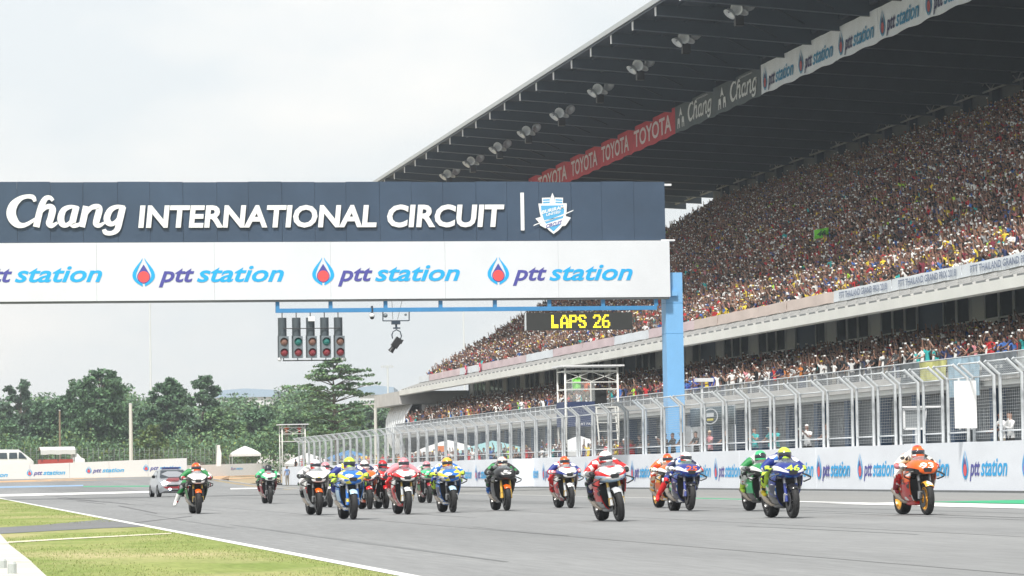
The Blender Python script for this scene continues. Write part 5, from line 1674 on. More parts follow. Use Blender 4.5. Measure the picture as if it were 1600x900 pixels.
# ---- riders
def rider_mesh(pose):
    J = {'pelvis':(0,.44,.94,.155,.12),'waist':(0,.28,1.00,.15,.115),'back':(0,.12,1.055,.175,.125),'chest':(0,-.02,1.06,.18,.125),'neck':(0,-.14,1.09,.075,.075),'head':(0,-.20,1.12,.08,.08)}
    B = [('pelvis','waist'),('waist','back'),('back','chest'),('chest','neck'),('neck','head')]
    for s, k in ((-1,'R'),(1,'L')):
        J.update({'sh'+k:(s*.20,-.03,1.045,.092,.09),'el'+k:(s*(.385),-.12,.885,.067,.067),'wr'+k:(s*.325,-.33,.90,.052,.052),'ha'+k:(s*.29,-.385,.885,.042,.035)})
        B += [('chest','sh'+k),('sh'+k,'el'+k),('el'+k,'wr'+k),('wr'+k,'ha'+k)]
        if pose == 'leg' and s < 0:
            J.update({'hip'+k:(s*.13,.42,.88,.12,.12),'kn'+k:(s*.33,.12,.66,.082,.085),'an'+k:(s*.47,.30,.30,.055,.055),'to'+k:(s*.52,.13,.21,.045,.04)})
        else:
            J.update({'hip'+k:(s*.13,.42,.88,.12,.12),'kn'+k:(s*.285,.03,.72,.085,.085),'an'+k:(s*.225,.44,.46,.055,.06),'to'+k:(s*.23,.27,.415,.045,.04)})
        B += [('pelvis','hip'+k),('hip'+k,'kn'+k),('kn'+k,'an'+k),('an'+k,'to'+k)]
    me = skin_body('rider', J, B, 2)
    bones = [('pelvis','chest','torso'),('chest','neck','torso'),('neck','head','glove')]
    for k in 'RL':
        bones += [('sh'+k,'el'+k,'arm'),('el'+k,'wr'+k,'fore'),('wr'+k,'ha'+k,'glove'),('hip'+k,'kn'+k,'thigh'),('kn'+k,'an'+k,'shin'),('an'+k,'to'+k,'boot')]
    zi = {'torso':0,'arm':1,'fore':2,'glove':3,'thigh':4,'shin':5,'boot':6}
    mi = []
    for p in me.polygons:
        c = p.center; best = (9,0)
        for a, b, z in bones:
            A, B_ = Vector(J[a][:3]), Vector(J[b][:3])
            t = max(0, min(1, (c-A).dot(B_-A)/(B_-A).length_squared))
            d = (c-(A+(B_-A)*t)).length - (.07 if z == 'torso' else .02)
            zz = z
            if z == 'shin' and t > .45: zz = 'boot'
            if z == 'fore' and t > .72: zz = 'glove'
            if d < best[0]: best = (d, zi[zz])
        mi.append(best[1])
    mb = MB(); mb.v, mb.f, mb.m = [tuple(v.co) for v in me.vertices], [tuple(p.vertices) for p in me.polygons], mi
    for s in (-1, 1):       # four gloved fingers round each grip, and the thumb below
        for k in range(4):
            x = s*(.335-.026*k)
            ln = (.9,1.0,.97,.8)[k]
            mb.tube([(x,-.375,.89),(x,-.375-.055*ln,.888),(x+.002,-.385-.05*ln,.862),(x,-.37,.850)], [.0125,.012,.011,.009], 6, 3)
        mb.tube([(s*.265,-.36,.885),(s*.25,-.37,.862),(s*.262,-.40,.853)], [.014,.012,.009], 6, 3)
        if True:            # knee slider
            kx, ky, kz = J['kn'+('R' if s < 0 else 'L')][:3]
            mb.lathe([(0,.05),(s*.02,.042),(s*.03,.0)], (kx+s*.075,ky,kz), 'X', 10, 3)
    # aerodynamic hump behind the neck
    mb.loft([ring(y,hw,zb,zt,10,2.0) for y,hw,zb,zt in [(-.10,.05,1.10,1.15),(0,.08,1.10,1.20),(.12,.085,1.08,1.195),(.26,.06,1.06,1.13),(.32,.02,1.05,1.09)]], m=0)
    bpy.data.meshes.remove(me)
    return mb
RID = {'tuck':rider_mesh('tuck'),'leg':rider_mesh('leg')}
def helmet_mb():
    mb = MB(); secs = []
    for i in range(11):
        ph = math.pi*i/10
        r, z = math.sin(ph), math.cos(ph)
        secs.append([(.128*max(r,.02)*math.cos(a), .150*max(r,.02)*math.sin(a)*(1.0 if math.sin(a) > 0 else (1.06 if z < 0 else 1.0))+.01*z, .138*z-(.03*(z < -.3)*(math.sin(a) < 0))) for a in [2*math.pi*k/20 for k in range(20)]])
    def mf(i, j):
        front = 10 < j < 19
        if i <= 2: return 0
        if i >= 6: return 2
        return 1 if (j in (4,5,9,10,19,0)) else 0
    mb.loft(secs, mats=mf)
    mb.loft([ring(y,hw,zb,zt,10,2.2) for y,hw,zb,zt in [(.10,.06,.05,.11),(.16,.055,.04,.09),(.20,.03,.045,.065)]], m=1)   # spoiler
    return mb
HEL = helmet_mb()
vz = MB()
g = []
for i in range(5):
    el = R(-24+10*i)
    g.append([(.131*math.cos(el)*math.sin(az), -.158*math.cos(el)*math.cos(az)+.0, .141*math.sin(el)) for az in [R(-72+144*k/12) for k in range(13)]])
vz.sheet(g, lambda v: Vector(v)*.97)
VIS_ME = vz.mesh('visor', VISOR, True)
def rider(bike, label, suit, hel, pose='tuck', visor=True, look=0):
    """suit: torso, arm, fore, glove, thigh, shin, boot"""
    t = obj('rider', RID[pose].mesh('rider', [leather(c) for c in suit], True))
    t.location = bike.location; t.rotation_euler = bike.rotation_euler; t.scale = bike.scale
    tag(t, label, 'person', 'riders leaving the grid')
    h = obj('helmet', shared(('helmet',)+tuple(hel), lambda: HEL.mesh('helmet', [paint(c) for c in hel], True)), t, (0,-.235,1.14))
    h.rotation_euler = (R(-3), 0, R(look))
    obj('visor', VIS_ME, h)
    return t
def S(*suit): return suit
TEAM = [
 # front-wheel contact pixel, lean, pose, spec, suit, helmet, bike label, rider label
 (1449,805,0,'tuck',dict(top='orange',low='black',flash='orange',side1='orange',side2='red',belly='red',fend='amber',rim='amber',tail='amber',num='93',numc='white',sidetext='REPSOL',fork='black'),
  S('white','cream','pink','white','white','red','crimson'),('orange','white','white'),
  'orange and red race bike number 93 with amber wheel rims','rider in white and orange leathers on bike number 93'),
 (1239,810,0,'tuck',dict(top='blue',low='blue',flash='white',side1='blue',side2='navy',belly='black',fend='black',rim='black',tail='blue',num='46',numc='lime',claw=1,fork='blue'),
  S('blue','blue','blue','lime','lime','lime','yellow'),('lime','yellow','navy'),
  'blue race bike with yellow number 46','rider in blue and fluorescent yellow leathers on bike number 46'),
 (1199,799,0,'tuck',dict(top='green',low='black',flash='white',side1='green',side2='mint',belly='black',fend='black',rim='black',tail='green'),
  S('white','green','white','black','black','white','lime'),('mint','white','red'),
  'green and white race bike half hidden behind the number 46 bike','rider in black, white and green leathers beside bike number 46'),
 (1078,799,3,'leg',dict(top='blue',low='blue',flash='white',side1='blue',side2='navy',belly='navy',fend='black',rim='black',tail='blue',num='25',numc='orange',claw=1,fork='blue',wheelie=-1.5),
  S('blue','navy','white','white','navy','red','red'),('white','red','mint'),
  'blue race bike with red number 25','rider in navy leathers with a red boot dangling off bike number 25'),
 (1052,794,0,'tuck',dict(top='orange',low='black',flash='white',side1='amber',side2='orange',belly='amber',fend='amber',rim='amber',tail='amber'),
  S('white','orange','cream','white','orange','cream','amber'),('orange','white','amber'),
  'amber race bike hidden behind the number 25 bike','rider in orange and white leathers behind bike number 25'),
 (969,815,-7,'tuck',dict(top='white',low='paleblue',flash='red',side1='red',side2='red',belly='grey',fend='silver',rim='black',tail='red',fork='silver',goldfork=1,silver=1),
  S('red','red','white','black','black','navy','black'),('white','red','black'),
  'red and white race bike leaning over, with silver front fender','rider in red leathers and white helmet leaning the red and white bike'),
 (892,794,-2,'tuck',dict(top='white',low='black',flash='blue',side1='white',side2='red',belly='crimson',fend='white',rim='black',tail='red',fork='silver',goldfork=1),
  S('red','blue','red','pink','red','red','red'),('orange','paleblue','white'),
  'white, red and blue race bike with white front fender','rider in red and blue leathers with orange and pale blue helmet'),
 (792,798,0,'tuck',dict(top='black',low='black',flash='black',side1='black',side2='black',belly='black',fend='orange',rim='black',tail='black',fork='gold',goldfork=1,num='5',numc='white'),
  S('black','black','black','black','black','black','sky'),('cream','red','white'),
  'black and green race bike with orange front fender','rider in black and green leathers with cream helmet'),
 (708,801,-2,'tuck',dict(top='sky',low='sky',flash='yellow',side1='sky',side2='navy',belly='sky',fend='paleblue',rim='black',tail='sky',fork='black'),
  S('blue','sky','lime','lime','blue','lime','black'),('amber','orange','white'),
  'sky blue race bike under the amber helmeted rider','rider in blue and lime leathers with amber helmet'),
 (671,786,0,'leg',dict(top='mint',low='white',flash='crimson',side1='crimson',side2='green',belly='crimson',fend='crimson',rim='black',tail='white'),
  S('green','white','green','black','green','pink','white'),('pink','white','white'),
  'green and crimson race bike with its rider\'s leg hanging out','rider in green leathers with pink helmet and one leg out'),
 (637,804,0,'tuck',dict(top='white',low='black',flash='red',side1='white',side2='red',belly='red',fend='white',rim='black',tail='white',fork='silver',goldfork=1),
  S('pink','pink','navy','red','red','red','white'),('pink','white','red'),
  'white and red race bike with plain white nose','rider in pink and red leathers with pink and white helmet'),
 (603,795,0,'tuck',dict(top='red',low='black',flash='white',side1='crimson',side2='red',belly='white',fend='red',rim='black',tail='red'),
  S('red','red','white','white','red','black','red'),('red','white','black'),
  'all red race bike partly hidden by the white and red bike','rider in red and white leathers on the all red bike'),
 (578,796,-3,'tuck',dict(top='orange',low='navy',flash='white',side1='orange',side2='navy',belly='orange',fend='red',rim='black',tail='navy'),
  S('navy','navy','amber','navy','navy','navy','orange'),('white','sky','red'),
  'orange and navy race bike behind the yellow-helmeted rider','rider in navy leathers on the orange and navy bike'),
 (552,812,0,'tuck',dict(top='sky',low='sky',flash='yellow',side1='sky',side2='paleblue',belly='sky',fend='paleblue',rim='black',tail='sky',fork='sky'),
  S('sky','blue','lime','lime','lime','blue','white'),('lime','yellow','white'),
  'sky blue race bike with yellow flashes and pale blue fender','rider in blue leathers with fluorescent yellow helmet'),
 (498,805,0,'tuck',dict(top='white',low='black',flash='black',side1='white',side2='grey',belly='silver',fend='orange',rim='black',tail='white',num='17',numc='yellow',silver=1),
  S('white','white','black','black','white','white','black'),('white','silver','white'),
  'white and silver race bike with yellow number plate','rider in white leathers with white helmet'),
 (516,793,-3,'tuck',dict(top='white',low='black',flash='pink',side1='white',side2='silver',belly='grey',fend='white',rim='black',tail='white'),
  S('white','black','white','black','white','black','white'),('pink','pink','white'),
  'white race bike behind the silver one','rider in black and white leathers with pink helmet'),
 (422,787,0,'tuck',dict(top='white',low='black',flash='mint',side1='crimson',side2='crimson',belly='crimson',fend='black',rim='black',tail='mint'),
  S('mint','mint','green','black','green','black','crimson'),('black','black','white'),
  'mint and white race bike with crimson belly out on its own','rider in mint green leathers with black helmet'),
 (310,803,0,'leg',dict(top='white',low='black',flash='black',side1='black',side2='green',belly='black',fend='orange',rim='black',tail='black',goldfork=1),
  S('green','green','black','crimson','green','black','white'),('orange','red','white'),
  'black and green race bike ahead of the silver car','rider in green and black leathers with orange helmet and one foot out'),
]
for (fx, fy, lean, pose, spec, suit, hel, bl, rl) in TEAM:
    Pf = gp(fx, fy)
    B_ = motorcycle((Pf.x, Pf.y+.77, 0), lean, 0, bl, spec)
    rider(B_, rl, suit, hel, pose, look=-6)
# ================================================================== SILVER CAR
def car(P, yaw):
    t = empty('medical_car', P, yaw, label='silver hatchback course car with headlights on following the riders', cat='car')
    BODY = mat('car_silver', (.74,.76,.79), .3, .1, coat=.6); GL = mat('car_glass', (.06,.08,.10), .08, spec=.7)
    W_, L2 = .90, 2.15
    def sec(y, hw, z0, z1, hwt=None):
        hwt = hwt or hw*.96
        return [(-hw*.92,y,z0),(hw*.92,y,z0),(hw,y,z0+.2),(hw,y,(z0+z1)/2),(hwt,y,z1-.04),(hwt*.8,y,z1),(-hwt*.8,y,z1),(-hwt,y,z1-.04),(-hw,y,(z0+z1)/2),(-hw,y,z0+.2)]
    mb = MB(); mb.loft([sec(-2.15,.66,.32,.60),sec(-2.05,.80,.24,.70),sec(-1.8,.87,.20,.80),sec(-1.0,.90,.20,.92),(sec(-.75,.90,.20,.95)),sec(.9,.90,.20,.98),sec(1.7,.88,.22,.98),sec(2.0,.84,.26,.94),sec(2.12,.74,.34,.82)]); mb.build('body', BODY, t, 45)
    def cab(y, hw, z0, z1): return [(-hw,y,z0),(hw,y,z0),(hw*.9,y,z0+(z1-z0)*.6),(hw*.72,y,z1),(hw*.3,y,z1+.02),(-hw*.3,y,z1+.02),(-hw*.72,y,z1),(-hw*.9,y,z0+(z1-z0)*.6)]
    mb = MB(); mb.loft([cab(-1.0,.80,.88,.90),cab(-.6,.82,.90,1.14),cab(-.2,.83,.92,1.32),cab(.2,.83,.93,1.385),cab(.7,.82,.94,1.39),cab(1.2,.80,.95,1.33),cab(1.7,.76,.94,1.12),cab(1.95,.72,.93,.97)]); mb.build('cabin', BODY, t, 40)
    mb = MB(); mb.add([(-.70,-.93,.94),(.70,-.93,.94),(.57,-.22,1.315),(-.57,-.22,1.315)],[(0,1,2,3)]); mb.v = [(x,y-.02,z+.015) for x,y,z in mb.v]; mb.build('windscreen', GL, t)
    for s in (-1,1):
        mb = MB(); mb.add([(s*.80,-.50,.99),(s*.82,1.15,1.0),(s*.665,.90,1.30),(s*.665,-.05,1.30)],[(0,1,2,3) if s > 0 else (3,2,1,0)]); mb.v = [(x+s*.012,y,z) for x,y,z in mb.v]; mb.build('side_window', GL, t)
        mb = MB(); mb.loft([ring(y,hw,zb,zt,10) for y,hw,zb,zt in [(-.72,.05,.95,1.06),(-.66,.09,.93,1.09),(-.58,.09,.94,1.08)]]); mb.v = [(x+s*.97,y,z) for x,y,z in mb.v]; mb.build('mirror', BLACK, t, 40)
        mb = MB(); mb.lathe([(-.05,.0),(-.045,.09),(-.01,.14),(.06,.15)], (s*.60,-2.06,.66), 'Y', 14); mb.v = [(x,y,z*.8+.13) for x,y,z in mb.v]; mb.build('headlight', mat('headlight_on', (.9,.9,.9), .2, emit=(1,.98,.94), estr=40), t, True)
        mb = MB(); mb.lathe([(-.03,.0),(-.02,.07),(.04,.08)], (s*.36,-2.13,.40), 'Y', 12); mb.build('fog_lamp', mat('fog_lamp_on', (.8,.85,1), .2, emit=(.62,.74,1), estr=25), t, True)
        for y in (-1.35,1.35):
            w_ = obj('wheel', shared('cartyre', lambda: (lambda m_: (m_.lathe([(-.1,.2),(-.11,.26),(-.09,.31),(.09,.31),(.11,.26),(.1,.2)], n=24, closed=True), m_.mesh('wheel', RUBBER, 50))[1])(MB())), t, (s*.80,y,.31))
            obj('rim', shared('carrim', lambda: (lambda m_: (m_.lathe([(-.09,.2),(-.06,.05),(0,.0),(.06,.05),(.09,.2)], n=16), m_.mesh('rim', METAL, 40))[1])(MB())), w_)
    mb = MB(); mb.box(-.5,.5,-2.19,-2.1,.52,.60); mb.box(-.45,.45,-2.17,-2.08,.30,.36); mb.build('grille', BLACK, t)
    mb = MB(); mb.loft([[(-.55,y,z),(.55,y,z),(.7,y+.02,z+.1),(-.7,y+.02,z+.1)] for y,z in [(-2.2,.42),(-2.12,.42)]]); mb.build('red_bumper_stripe', mat('car_red', (.6,.05,.06), .4), t)
    mb = MB(); mb.box(-.45,.45,.12,.36,1.405,1.48); mb.build('light_bar', mat('light_bar_blue', (.03,.06,.35), .25, coat=.5), t)
    mb = MB(); mb.add([(-.55,-1.95,.792),(.1,-1.95,.792),(.3,-1.2,.925),(-.3,-1.2,.925)],[(0,1,2,3)]); mb.v = [(x,y,z+.025) for x,y,z in mb.v]; mb.build('bonnet_stripe', mat('car_red'), t)
P = gp(273, 776.5)
car((P.x, P.y+2.0, 0), R(3))

# ================================================================== FAR WALLS, VANS, TENT, POLES
def far_wall(A, B, ht, label, logos, lw):
    """wall between two ground points"""
    A, B = Vector(A), Vector(B)
    d = (B-A); L_ = d.length
    ang = math.atan2(d.y, d.x)
    t = empty('trackside_wall', A, ang, label=label, cat='wall', group='far trackside walls')
    n = int(L_/4)+1
    for i in range(n):
        x0, x1 = L_*i/n, L_*(i+1)/n
        dz0, dz1 = (B.z-A.z)*i/n, (B.z-A.z)*(i+1)/n
        mb = MB(); mb.add([(x0+.01,0,dz0-.4),(x1-.01,0,dz1-.4),(x1-.01,0,dz1+ht),(x0+.01,0,dz0+ht),(x0+.01,.4,dz0-.4),(x1-.01,.4,dz1-.4),(x1-.01,.4,dz1+ht),(x0+.01,.4,dz0+ht)],
            [(0,1,2,3),(7,6,5,4),(0,4,5,1),(1,5,6,2),(2,6,7,3),(3,7,4,0)]); mb.build('wall_panel', mat('far_wall_white', (.74,.75,.77), .6, var=.03, scale=.3), t)
    LM = ptt_logo(lw).mesh('sponsor_logo', LOGO_MATS)
    for f in logos:
        obj('sponsor_logo', LM, t, (L_*f, -.02, (B.z-A.z)*f+ht*.28))
A, B = at_depth(-206, 761.5, 293), at_depth(292, 740.5, 302)
far_wall(A, B, 1.5, 'long white trackside wall with sponsor logos in front of the vans', [(x+206)/498 for x in (-145,-52,38,131,222)], 3.6)
A, B = at_depth(292, 740.5, 390), at_depth(452, 735.5, 410)
far_wall(A, B, 1.05, 'lower white trackside wall with small sponsor logos beneath the tent', [(x-292)/160 for x in (10+292,67+292,117+292)], 2.6)
# far mesh fence on slim posts
t = empty('far_mesh_fence', at_depth(-40, 728, 330), label='grey mesh fence on slim posts behind the far trackside wall', cat='fence')
A, B = at_depth(-40, 734, 330), at_depth(452, 728, 440)
n = 64
fp = MB(); fp.bar((0,0,0),(0,0,2.3), .07); FPM = fp.mesh('post', mat('fence_grey', (.24,.28,.28), .5))
for i in range(n+1):
    Q = A+(B-A)*i/n; obj('post', FPM, t, Q-t.location)
mb = MB()
for k in range(9): mb.bar((A-t.location)+Vector((0,0,.2+k*.23)), (B-t.location)+Vector((0,0,.2+k*.23)), .022)
mb.build('wire_strands', mat('fence_grey'), t)['kind'] = 'stuff'
def van(P, yaw, label):
    t = empty('white_van', P, yaw, label=label, cat='van')
    V = mat('van_white', (.78,.79,.80), .35, coat=.4, var=.03); GL = mat('car_glass')
    mb = MB()
    def s(x, z0, z1, hw): return [(x,-hw,z0),(x,hw,z0),(x,hw*.98,z1*.6),(x,hw*.85,z1),(x,-hw*.85,z1),(x,-hw*.98,z1*.6)]
    mb.loft([s(2.6,.45,1.0,.80),s(2.35,.35,1.25,.92),s(1.7,.35,1.75,.95),s(1.1,.35,2.2,.95),s(-2.2,.35,2.25,.95),s(-2.55,.4,2.0,.92)]); mb.build('body', V, t, 40)
    for x0, x1 in [(.1,.95),(-.95,-.05),(-2.0,-1.1)]:
        mb = MB(); mb.add([(x0,-.965,1.3),(x1,-.965,1.3),(x1-.05,-.90,1.9),(x0+.05,-.90,1.9)],[(0,1,2,3)]); mb.build('side_window', GL, t)
    mb = MB(); mb.add([(1.72,-.8,1.60),(1.72,.8,1.60),(1.2,.7,2.12),(1.2,-.7,2.12)],[(0,1,2,3)]); mb.v = [(x+.05,y,z+.05) for x,y,z in mb.v]; mb.build('windscreen', GL, t)
    mb = MB(); mb.add([(1.05,-.965,1.3),(1.9,-.955,1.3),(1.35,-.90,1.9),(1.1,-.89,1.95)],[(0,1,2,3)]); mb.build('side_window', GL, t)
    for x in (1.7,-1.6):
        for y in (-.85,.85):
            mb = MB(); mb.lathe([(-.1,.0),(-.1,.33),(.1,.33),(.1,.0)], (x,y,.33), 'Y', 18); mb.build('wheel', RUBBER, t, 40)
van(at_depth(10, 737.5, 318), R(8), 'white minivan parked behind the far wall at the edge of the trees')
van(at_depth(430, 735.5, 420), R(172), 'white van parked beside the far tent by the small tower')
P = at_depth(89, 735, 322)
t = empty('awning_truck', P, R(5), label='small open truck under a white awning behind the far wall', cat='truck')
mb = MB(); g = [[(-1.75+3.5*i/8, -1.0+2.0*j/6, 2.05+.32*math.sin(math.pi*j/6)) for j in range(7)] for i in range(9)]; mb.sheet(g, (0,0,-.04)); mb.sheet([[(-1.75+3.5*i/8, -1.02, 2.05-.45*k-.04*math.sin(i*2)) for i in range(9)] for k in range(2)], (0,.03,0)); mb.build('awning', TENTW, t, 40)
mb = MB()
for x in (-1.6,0,1.6):
    for y in (-.9,.9): mb.bar((x,y,.9),(x,y,2.1), .06)
mb.build('awning_frame', DKSTEEL, t)
mb = MB(); mb.box(-1.8,1.5,-.9,.9,.55,1.1); mb.build('load_bed', mat('truck_red', (.42,.06,.05), .5), t)
mb = MB(); mb.loft([[(x,-.85,.5),(x,.85,.5),(x,.85,z),(x,.7,z+.35),(x,-.7,z+.35),(x,-.85,z)] for x,z in [(1.5,1.3),(2.0,1.3),(2.35,.9),(2.7,.75)]]); mb.build('cab', mat('van_white'), t, 30)
for x in (-1.2,2.1):
    for y in (-.8,.8):
        mb = MB(); mb.lathe([(-.1,.0),(-.1,.33),(.1,.33),(.1,.0)], (x,y,.33), 'Y', 16); mb.build('wheel', RUBBER, t, 40)
P = at_depth(383, 733, 405); gazebo(P, 3.7, 1.9, 1.05, TENTW, 'white peaked tent behind the far trackside wall', 'far tents')
P = at_depth(338, 731, 380)
t = empty('feather_banner', P, label='tall pale feather banner standing by the far fence', cat='banner')
mb = MB(); mb.sheet([[(x+.05*z, 0, z) for x in (0,.25,.55-.2*(z > 2.3))] for z in (.2,.9,1.7,2.4,2.7)], (0,.03,0)); mb.build('cloth', WHITE, t); mb = MB(); mb.tube([(-.02,0,0),(.02,0,2.8)], .03, 6); mb.build('pole', STEEL, t)
def pole(P, h, r, label, top=None, m_=None):
    t = empty('utility_pole', P, label=label, cat='pole')
    mb = MB(); mb.tube([(0,0,-.5),(0,0,h)], [r*1.3,r], 8); mb.build('shaft', m_ or CONC, t, 40)
    if top == 'arm':
        mb = MB(); mb.bar((-1.4,0,h-.15),(1.2,0,h-.05), .12); mb.bar((-.7,0,h-.15),(0,0,h-.9), .06); mb.build('cross_arm', CONC, t)
        mb = MB()
        for x in (-1.3,-.5,.5,1.1): mb.lathe([(0,.05),(.1,.07),(.2,.03)], (x,0,h-.05), 'Z', 8)
        mb.build('insulators', DKSTEEL, t)
    elif top == 'lamps':
        mb = MB()
        for a in range(6): mb.box(-1.2+a*.4,-1.0+a*.4,-.2,.2,h-.3,h+.2)
        mb.bar((-1.3,0,h-.1),(1.3,0,h-.1),.12); mb.build('lamp_rack', STEEL, t)
    else:
        mb = MB(); mb.lathe([(0,r*1.05),(.1,r*1.05),(.14,0)], (0,0,h-.12), 'Z', 8); mb.build('cap', STEEL, t)
pole(at_depth(205, 730, 345), 6.9, .17, 'plain pale concrete pole standing behind the far wall', None, mat('pole_pale', (.62,.62,.58), .8))
pole(at_depth(94, 728, 400), 7.0, .11, 'thin brown wooden pole among the trees', None, mat('pole_brown', (.22,.17,.12), .9))
pole(at_depth(588, 735, 352), 7.4, .16, 'concrete pole with cross arm beside the silver end of the grandstand', 'arm', mat('pole_pale'))
pole(at_depth(607, 735, 372), 6.2, .09, 'slim steel pole next to the cross-armed concrete pole', None, STEEL)
pole(at_depth(608, 735, 620), 20.2, .16, 'distant floodlight mast rising above the trees', 'lamps', mat('mast_pale', (.62,.65,.66), .6))
pole(at_depth(237, 735, 1100), 58, .28, 'faint tall radio mast far behind the trees', None, mat('mast_pale'))
pole(at_depth(728, 735, 900), 46, .2, 'thin mast far off beyond the end of the grandstand', None, mat('mast_pale'))

# ================================================================== FAR BUILDINGS
def shed(x0, x1, ytop, Z, label, ybot=735):
    A, B = at_depth(x0, ytop, Z), at_depth(x1, ytop, Z)
    zb = at_depth(x0, ybot, Z).z
    d = B-A; L_ = Vector((d.x,d.y,0)).length
    t = empty('warehouse', (A.x, A.y, zb), math.atan2(d.y, d.x), label=label, cat='building')
    h = A.z-zb
    mb = MB(); mb.box(0, L_, 0, 30, 0, h*.90); mb.build('wall', mat('shed_wall', (.60,.63,.66), .7), t)
    mb = MB(); mb.prism([(-.6,h*.9),(L_+.6,h*.9),(L_+.6,h*.985),(L_*.5,h*1.01),(-.6,h*.985)], -.6, 31); mb.build('roof', mat('shed_roof_blue', (.30,.40,.52), .6), t)
    for i in range(int(L_/9)):
        mb = MB(); mb.box(3+i*9, 6.5+i*9, -.06, -.01, h*.7, h*.8); mb.build('window', mat('car_glass'), t)
shed(338, 428, 609, 900, 'long blue roofed warehouse seen over the trees beside the layered tree')
shed(562, 612, 604, 880, 'blue roofed warehouse seen over the trees near the grandstand end')

# ================================================================== TREES
BARK = mat('bark', (.14,.115,.09), .9, var=.3, scale=3, bump=.5, bscale=8)
def leafmat(nm, col): return mat(nm, col, .6, island=.5, spec=.3)
LEAF = [leafmat('leaf_dark', (.075,.145,.08)), leafmat('leaf_mid', (.11,.205,.10)), leafmat('leaf_light', (.15,.24,.10)), leafmat('leaf_yellow', (.15,.20,.05)), leafmat('leaf_grey', (.10,.15,.11))]
def leaves(cl, n, size, seed, flat=.5):
    """cl: list of (centre, radii, weight); returns vert/face arrays of leaf-sprig quads, denser near the clump surface"""
    g = np.random.default_rng(seed)
    w_ = np.array([c[2] for c in cl], float); w_ /= w_.sum()
    idx = g.choice(len(cl), n, p=w_)
    cen = np.array([c[0] for c in cl])[idx]; rad = np.array([c[1] for c in cl])[idx]
    d = g.normal(size=(n,3)); d /= np.linalg.norm(d,axis=1)[:,None]
    c = cen+np.clip(g.normal(size=(n,3)),-1.7,1.7)*rad*.58
    nrm = d*.6+g.normal(size=(n,3))*.7; nrm[:,2] += flat
    nrm /= np.linalg.norm(nrm,axis=1)[:,None]
    a = np.cross(nrm, g.normal(size=(n,3))); a /= np.linalg.norm(a,axis=1)[:,None]
    b = np.cross(nrm, a)
    s = size*(.55+.9*g.random(n))[:,None]
    v = np.stack([c-a*s, c-b*s*.55+nrm*s*.15, c+a*s, c+b*s*.55+nrm*s*.15], 1).reshape(-1,3)
    return v
def leaf_mesh(name, v, mats, seed, pick_=None):
    n = len(v)//4
    me = bpy.data.meshes.new(name)
    me.vertices.add(len(v)); me.vertices.foreach_set('co', v.ravel())
    me.loops.add(len(v)); me.polygons.add(n)
    me.loops.foreach_set('vertex_index', np.arange(len(v))); me.polygons.foreach_set('loop_start', np.arange(0,len(v),4)); me.polygons.foreach_set('loop_total', np.full(n,4))
    for m_ in mats: me.materials.append(m_)
    if len(mats) > 1:
        g = np.random.default_rng(seed+1); me.polygons.foreach_set('material_index', g.integers(0,len(mats),n) if pick_ is None else pick_)
    me.update(); me.validate()
    return me
def tree(x, ybase, ytop, Z, wpx, label, kind='round', seed=1, mats=None, dens=1.0, group='trees beyond the track'):
    B = at_depth(x, ybase, Z)
    s = Z/F_PX
    h = (ybase-ytop)*s; wd = wpx*s
    t = empty('tree', B, label=label, cat='tree', group=group)
    r = random.Random(seed)
    cl = []
    tr = MB(); lean = r.uniform(-.03,.03)*h
    tt = (lean, 0, h*.62)
    tr.tube([(0,0,-.5),(lean*.4,.1,h*.3),tt,(lean*1.2,0,h*.85)], [h*.022,h*.017,h*.011,h*.004], 8)
    limb = MB()
    if kind == 'layer':          # flat storeys of foliage with air between them
        for z_, w__ in [(.32,.75),(.40,.95),(.48,.85),(.58,1.0),(.68,.95),(.75,1.08),(.83,.92),(.89,.75),(.95,.5),(.99,.25)]:
            z = h*z_; rr_ = wd*.5*w__
            k = 7 if w__ > .6 else 4
            for j in range(k):
                a = 2*math.pi*(j+r.random()*.7)/k
                q_ = r.uniform(.45,1.05)
                e = (rr_*math.cos(a)*q_+lean, rr_*math.sin(a)*.6*q_, z+r.uniform(-.03,.03)*h)
                limb.tube([(lean*z/h,0,z-h*.07),(e[0]*.55,e[1]*.55,z-h*.02),e], [h*.006,h*.004,h*.002], 5)
                for m_ in range(3):
                    f = .55+.25*m_
                    cl.append(((e[0]*f+r.uniform(-.04,.04)*wd, e[1]*f, z+(e[2]-z)*f+r.uniform(-.008,.012)*h), (wd*.075,wd*.075,h*.010), 1))
    else:
        nb = {'round':20,'tall':17,'bush':11}[kind]
        for i in range(nb):
            f = i/(nb-1)
            z = h*((.26 if kind != 'bush' else .12)+(.62 if kind != 'bush' else .66)*f)
            env = math.sin(math.pi*(.20+.66*f))**.8
            a = i*2.4+r.random()
            rr_ = wd*.40*env*r.uniform(.4,1.0)
            e = Vector((rr_*math.cos(a)+lean*f, rr_*math.sin(a)*.8, z+r.uniform(-.03,.03)*h))
            R_ = wd*r.uniform(.13,.21)*(1.1-.35*f)
            if i % 2 == 0: limb.tube([(lean*.6,0,max(h*.18,z-h*.16)),(e[0]*.5,e[1]*.5,z-h*.06),e], [h*.008,h*.005,h*.002], 5)
            for k in range(9):       # ragged sprays round each limb end
                d = Vector((r.gauss(0,1),r.gauss(0,1),r.gauss(.15,.7))).normalized()*R_*r.uniform(.35,1.15)
                c_ = e+d; q_ = R_*r.uniform(.25,.55)
                cl.append((tuple(c_), (q_*1.25,q_*1.25,q_*.6), q_**1.6))
    tr.build('trunk', BARK, t, 40); limb.build('limb', BARK, t, 40)
    n = int(dens*(9500 if kind in ('round','tall') else 4200))
    size = .23 if kind != 'layer' else .20
    v = leaves(cl, n, size*max(1, Z/450), seed, .9 if kind == 'layer' else .4)
    obj('crown', leaf_mesh('crown', v, mats or [LEAF[0],LEAF[1],LEAF[1]], seed), t)
    return t
